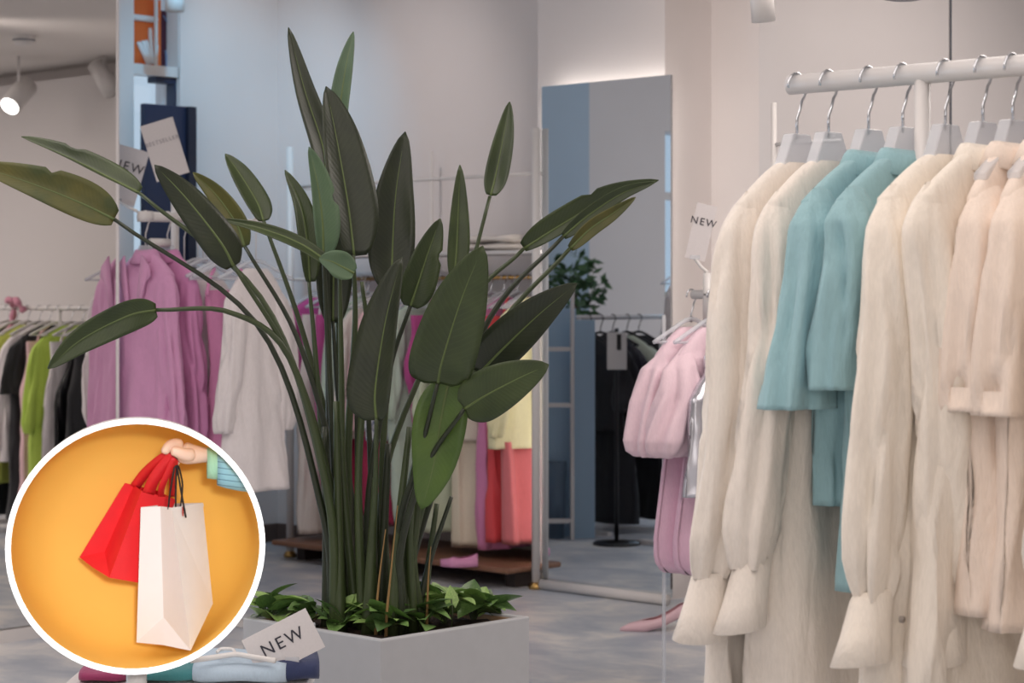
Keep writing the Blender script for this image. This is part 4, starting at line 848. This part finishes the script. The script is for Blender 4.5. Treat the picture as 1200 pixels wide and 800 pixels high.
# white bag
o, g = to_thing('shopping_bag', 'tall white paper shopping bag with black cord handles in the orange niche', 'bag', L3(200, 765, -45))
part('bag_body', PAPW, o, g, [(165, 599, -50), (188, 598, -45), (201, 597.5, -22), (239, 597, -70), (203, 600, -100),
    (160, 764, -71), (192, 733, -61), (223, 766, -12), (251, 719, -68), (190, 757, -110), (191, 763, -41)],
    [(0, 1, 6, 5), (1, 2, 7, 6), (5, 6, 10), (6, 7, 10), (2, 3, 8, 7), (3, 4, 9, 8), (4, 0, 5, 9), (5, 10, 7, 8, 9)], thick=.001)
part('rolled_edge', PAPW, o, g, [(201, 597.5, -21.5), (239, 597, -69.5), (239.6, 601.5, -69.5), (201.4, 602, -21.5)], [(0, 1, 2, 3)], thick=.0012)
BLKC = mat('black_cord', srgb(18, 16, 18), .5)
for pts in ([(197, 600, -30), (200, 575, -26), (206, 548, -24), (212, 578, -30), (218, 611, -37)], [(206, 598, -34), (206, 575, -32), (208, 548, -30), (214, 572, -36), (211, 602, -36)]):
    MB().tube([v_ - g for v_ in catmull([L3(*p_) for p_ in pts], 20)], 1.15 * S, 8).obj('cord_handle', BLKC, o)
part('print_mark', mat('red_ink', srgb(196, 60, 50), .5), o, g, [(213.5, 598, -33.5), (215, 598, -35.5), (215.3, 609, -36.0), (213.8, 609, -34.0)], [(0, 1, 2, 3)])
# red bag
o, g = to_thing('shopping_bag', 'red paper shopping bag with wide ribbon handles, tilted behind the white one', 'bag', L3(150, 690, -80))
part('bag_body', PAPR, o, g, [(146, 573, -88), (157, 576, -92), (166, 581, -66), (207, 594, -84), (186, 586, -118),
    (92, 662.5, -93), (122, 657, -101), (128, 684, -62), (170, 695, -82), (134, 673, -116), (109, 674, -78)],
    [(0, 1, 6, 5), (1, 2, 7, 6), (5, 6, 10), (6, 7, 10), (2, 3, 8, 7), (3, 4, 9, 8), (4, 0, 5, 9), (5, 10, 7, 8, 9)], thick=.001)
for pts, w in (([(158, 578, -90), (170, 560, -70), (185, 545, -50), (200, 534, -38)], 13), ([(174, 584, -70), (180, 567, -55), (192, 549, -42), (203, 537, -33)], 15), ([(189, 589, -78), (190, 575, -60), (198, 555, -44), (204, 540, -34)], 8), ([(203, 590, -88), (203, 570, -70), (203, 555, -48), (205, 542, -38)], 9)):
    ribbon('ribbon_handle', PAPR, o, g, pts, w)
# arm
SKIN = mat('skin', srgb(242, 208, 188), .5, Subsurface_Weight=.08); SKIN.node_tree.nodes['Principled BSDF'].inputs['Subsurface Radius'].default_value = (.01, .004, .002)
NAIL = mat('nail', srgb(238, 196, 180), .3)
o, g = to_thing('person', 'hand in a mint cuff and pale blue pinstriped sleeve holding the shopping bags', 'person', L3(225, 540, -38))
def skin(chains, name, par, m, sub=2):
    vs = []; es = []; rs = []
    for ch in chains:
        prev = None
        for p_ in ch:
            if len(p_) == 1: prev = p_[0]; continue
            vs.append(L3(*p_[:3]) - g); rs.append(p_[3] * S)
            if prev is not None: es.append((prev, len(vs) - 1))
            prev = len(vs) - 1
    me = bpy.data.meshes.new(name); me.from_pydata(vs, es, []); me.materials.append(m)
    ob = bpy.data.objects.new(name, me); C.objects.link(ob); ob.parent = par
    md = ob.modifiers.new('skin', 'SKIN'); md.use_smooth_shade = True
    for i, r in enumerate(rs): me.skin_vertices[0].data[i].radius = (r, r)
    me.skin_vertices[0].data[0].use_root = True
    s2 = ob.modifiers.new('sub', 'SUBSURF'); s2.levels = sub; s2.render_levels = sub; return ob
hand = skin([[(264, 540, -40, 9.4), (250, 537.5, -40, 9.4), (240, 536.8, -40, 9.6), (229, 536, -40, 12.5), (218, 535.5, -41, 15), (210, 530, -42, 13.5)]], 'hand', o, SKIN)
fing = [('index_finger', [(214, 526, -38, 9), (205, 522.5, -34, 8), (198.5, 523.5, -28, 6.8), (193.5, 529.5, -24, 5.8), (192, 534, -23, 4.6)]),
        ('middle_finger', [(214, 529, -48, 8), (204, 524, -49, 6.8), (196.5, 529, -44, 5.8), (197, 537, -38, 4.8)]),
        ('ring_finger', [(215, 534, -54, 7), (206, 532, -56, 6), (200, 538, -50, 5.2), (203, 543, -42, 4.5)]),
        ('little_finger', [(218, 539, -55, 6.6), (210, 540, -57, 5.4), (206, 545, -51, 4.8), (209, 547, -44, 4)]),
        ('thumb', [(228, 535, -33, 9), (219, 536, -27, 9), (211, 533, -23, 7.8), (204.5, 530.5, -20.5, 6.4), (199.5, 530.5, -19.5, 5)])]
for nm, ch in fing: skin([ch], nm, o, SKIN)
MINTC = cloth(172, 222, 190, .8, .2)
STR = mat('pinstripe_cloth', srgb(150, 200, 216), .8); N, L, b = nodes(STR)
tc = N.new('ShaderNodeTexCoord'); sx = N.new('ShaderNodeSeparateXYZ'); L.new(tc.outputs['Object'], sx.inputs[0])
m1 = N.new('ShaderNodeMath'); m1.operation = 'MULTIPLY_ADD'; m1.inputs[1].default_value = 1 / (7.0 * S); L.new(sx.outputs[2], m1.inputs[0])
mm = N.new('ShaderNodeMath'); mm.operation = 'MULTIPLY'; mm.inputs[1].default_value = .14 / (7 * S); L.new(sx.outputs[0], mm.inputs[0]); L.new(mm.outputs[0], m1.inputs[2])
fr = N.new('ShaderNodeMath'); fr.operation = 'FRACT'; L.new(m1.outputs[0], fr.inputs[0])
lt = N.new('ShaderNodeMath'); lt.operation = 'LESS_THAN'; lt.inputs[1].default_value = .13; L.new(fr.outputs[0], lt.inputs[0])
mx = N.new('ShaderNodeMix'); mx.data_type = 'RGBA'; L.new(lt.outputs[0], mx.inputs[0]); mx.inputs[6].default_value = srgb(150, 202, 220); mx.inputs[7].default_value = srgb(84, 128, 150); L.new(mx.outputs[2], b.inputs['Base Color'])
def sleeve_tube(sections, name, m, par):
    rings = []
    for x, yt, yb, zc, rz_ in sections:
        rings.append([L3(x + (yb - yt) * .0, (yt + yb) / 2 - (yb - yt) / 2 * math.sin(2 * PI * k / 28), zc + rz_ * math.cos(2 * PI * k / 28)) - g for k in range(28)])
        rr_ = rings[-1]
        for v_ in rr_:
            w_ = v_ + g; ax, az = w_.x, w_.z - dc.z; q_ = math.hypot(ax, az)
            if q_ > 146 * S: v_.x = ax * 146 * S / q_ - g.x; v_.z = dc.z + az * 146 * S / q_ - g.z
    return MB().loft(rings).obj(name, m, par)
sleeve_tube([(249, 531, 562, -40, 13), (243.5, 529, 564, -40, 14.5), (243, 528, 565, -40, 15.5), (250, 528.5, 566, -40, 16), (258, 529, 567, -40, 16)], 'shirt_cuff', MINTC, o)
sleeve_tube([(262, 533, 570, -40, 15.5), (255.5, 529.5, 572.5, -40, 17), (255, 528.5, 573.5, -40, 18), (265, 528, 577, -40, 19.5), (280, 527, 580.5, -41, 21), (290, 526.5, 582, -42, 21.5), (300, 526, 584, -43, 22), (312, 526, 587, -43, 22)], 'jacket_sleeve', STR, o)

# ------------------------------------------------------------------ ceiling spots that show
def can(label, pos, tgt, top, r=.04, ln=.14, group='track spots on the ceiling', glow=True):
    d = (Vector(tgt) - Vector(pos)).normalized(); t = thing('spotlight', label, 'spotlight', pos, 0, group)
    a = -d * ln / 2; e_ = d * ln / 2
    MB().tube([a, a * .98, e_], [r * .8, r, r], 20).obj('can', WHITEM, t)
    if glow: MB().tube([e_ + d * .001, e_ + d * .003], [r * .86, r * .86], 20).obj('lens', LAMP, t)
    MB().tube([Vector((0, 0, 0)), Vector((0, 0, top - pos[2]))], .008, 8).obj('stem', WHITEM, t); return t
p = M1(22, 112, 11.5); can('lit spotlight reflected at the far left in the leaning mirror', p, M1(10, 126, 11.42), 2.58, .06, .2)
p = M1(122, 92, 11.5); can('unlit spotlight reflected beside the right edge of the leaning mirror', p, (p.x - 1, p.y + .3, .9), 2.58, .05, .2, glow=False)
p = M1(28, 52, 10.6)
t = thing('smoke_detector', 'round smoke detector reflected above the spotlight in the leaning mirror', 'smoke detector', (p.x, p.y, 2.58))
MB().lathe([(.055, 0), (.055, -.03), (.04, -.05), (.012, -.055)], 24, (0, 0, 0), False, True).obj('housing', WHITEM, t); MB().lathe([(.0565, -.022), (.0565, -.03)], 24).obj('vent_band', mat('vent_grey', srgb(120, 124, 134), .5), t)
p = P(893, 2, 5.3); can('white spotlight hanging above the pink dress rack at the top', p, p + Vector((.06, .05, -1)), 2.58, .03, .1, glow=False)
p = P(1060, -3, 5.4); t = thing('ceiling_fixture', 'pale round ceiling fixture at the top right above the rail', 'ceiling light', (p.x, p.y, p.z))
MB().lathe([(.02, .035), (.06, .02), (.066, .0), (.04, -.006)], 24, (0, 0, 0), False, True).obj('housing', mat('fixture_grey', srgb(150, 150, 158), .5), t); post(MB(), (0, 0), .03, 2.58 - p.z, .008).obj('stem', WHITEM, t)
p = P(205, 2, 9.9); can('white spotlight at the top of the shop window', p, p + Vector((.05, -.05, -1)), ZC, .045, .09, glow=False)
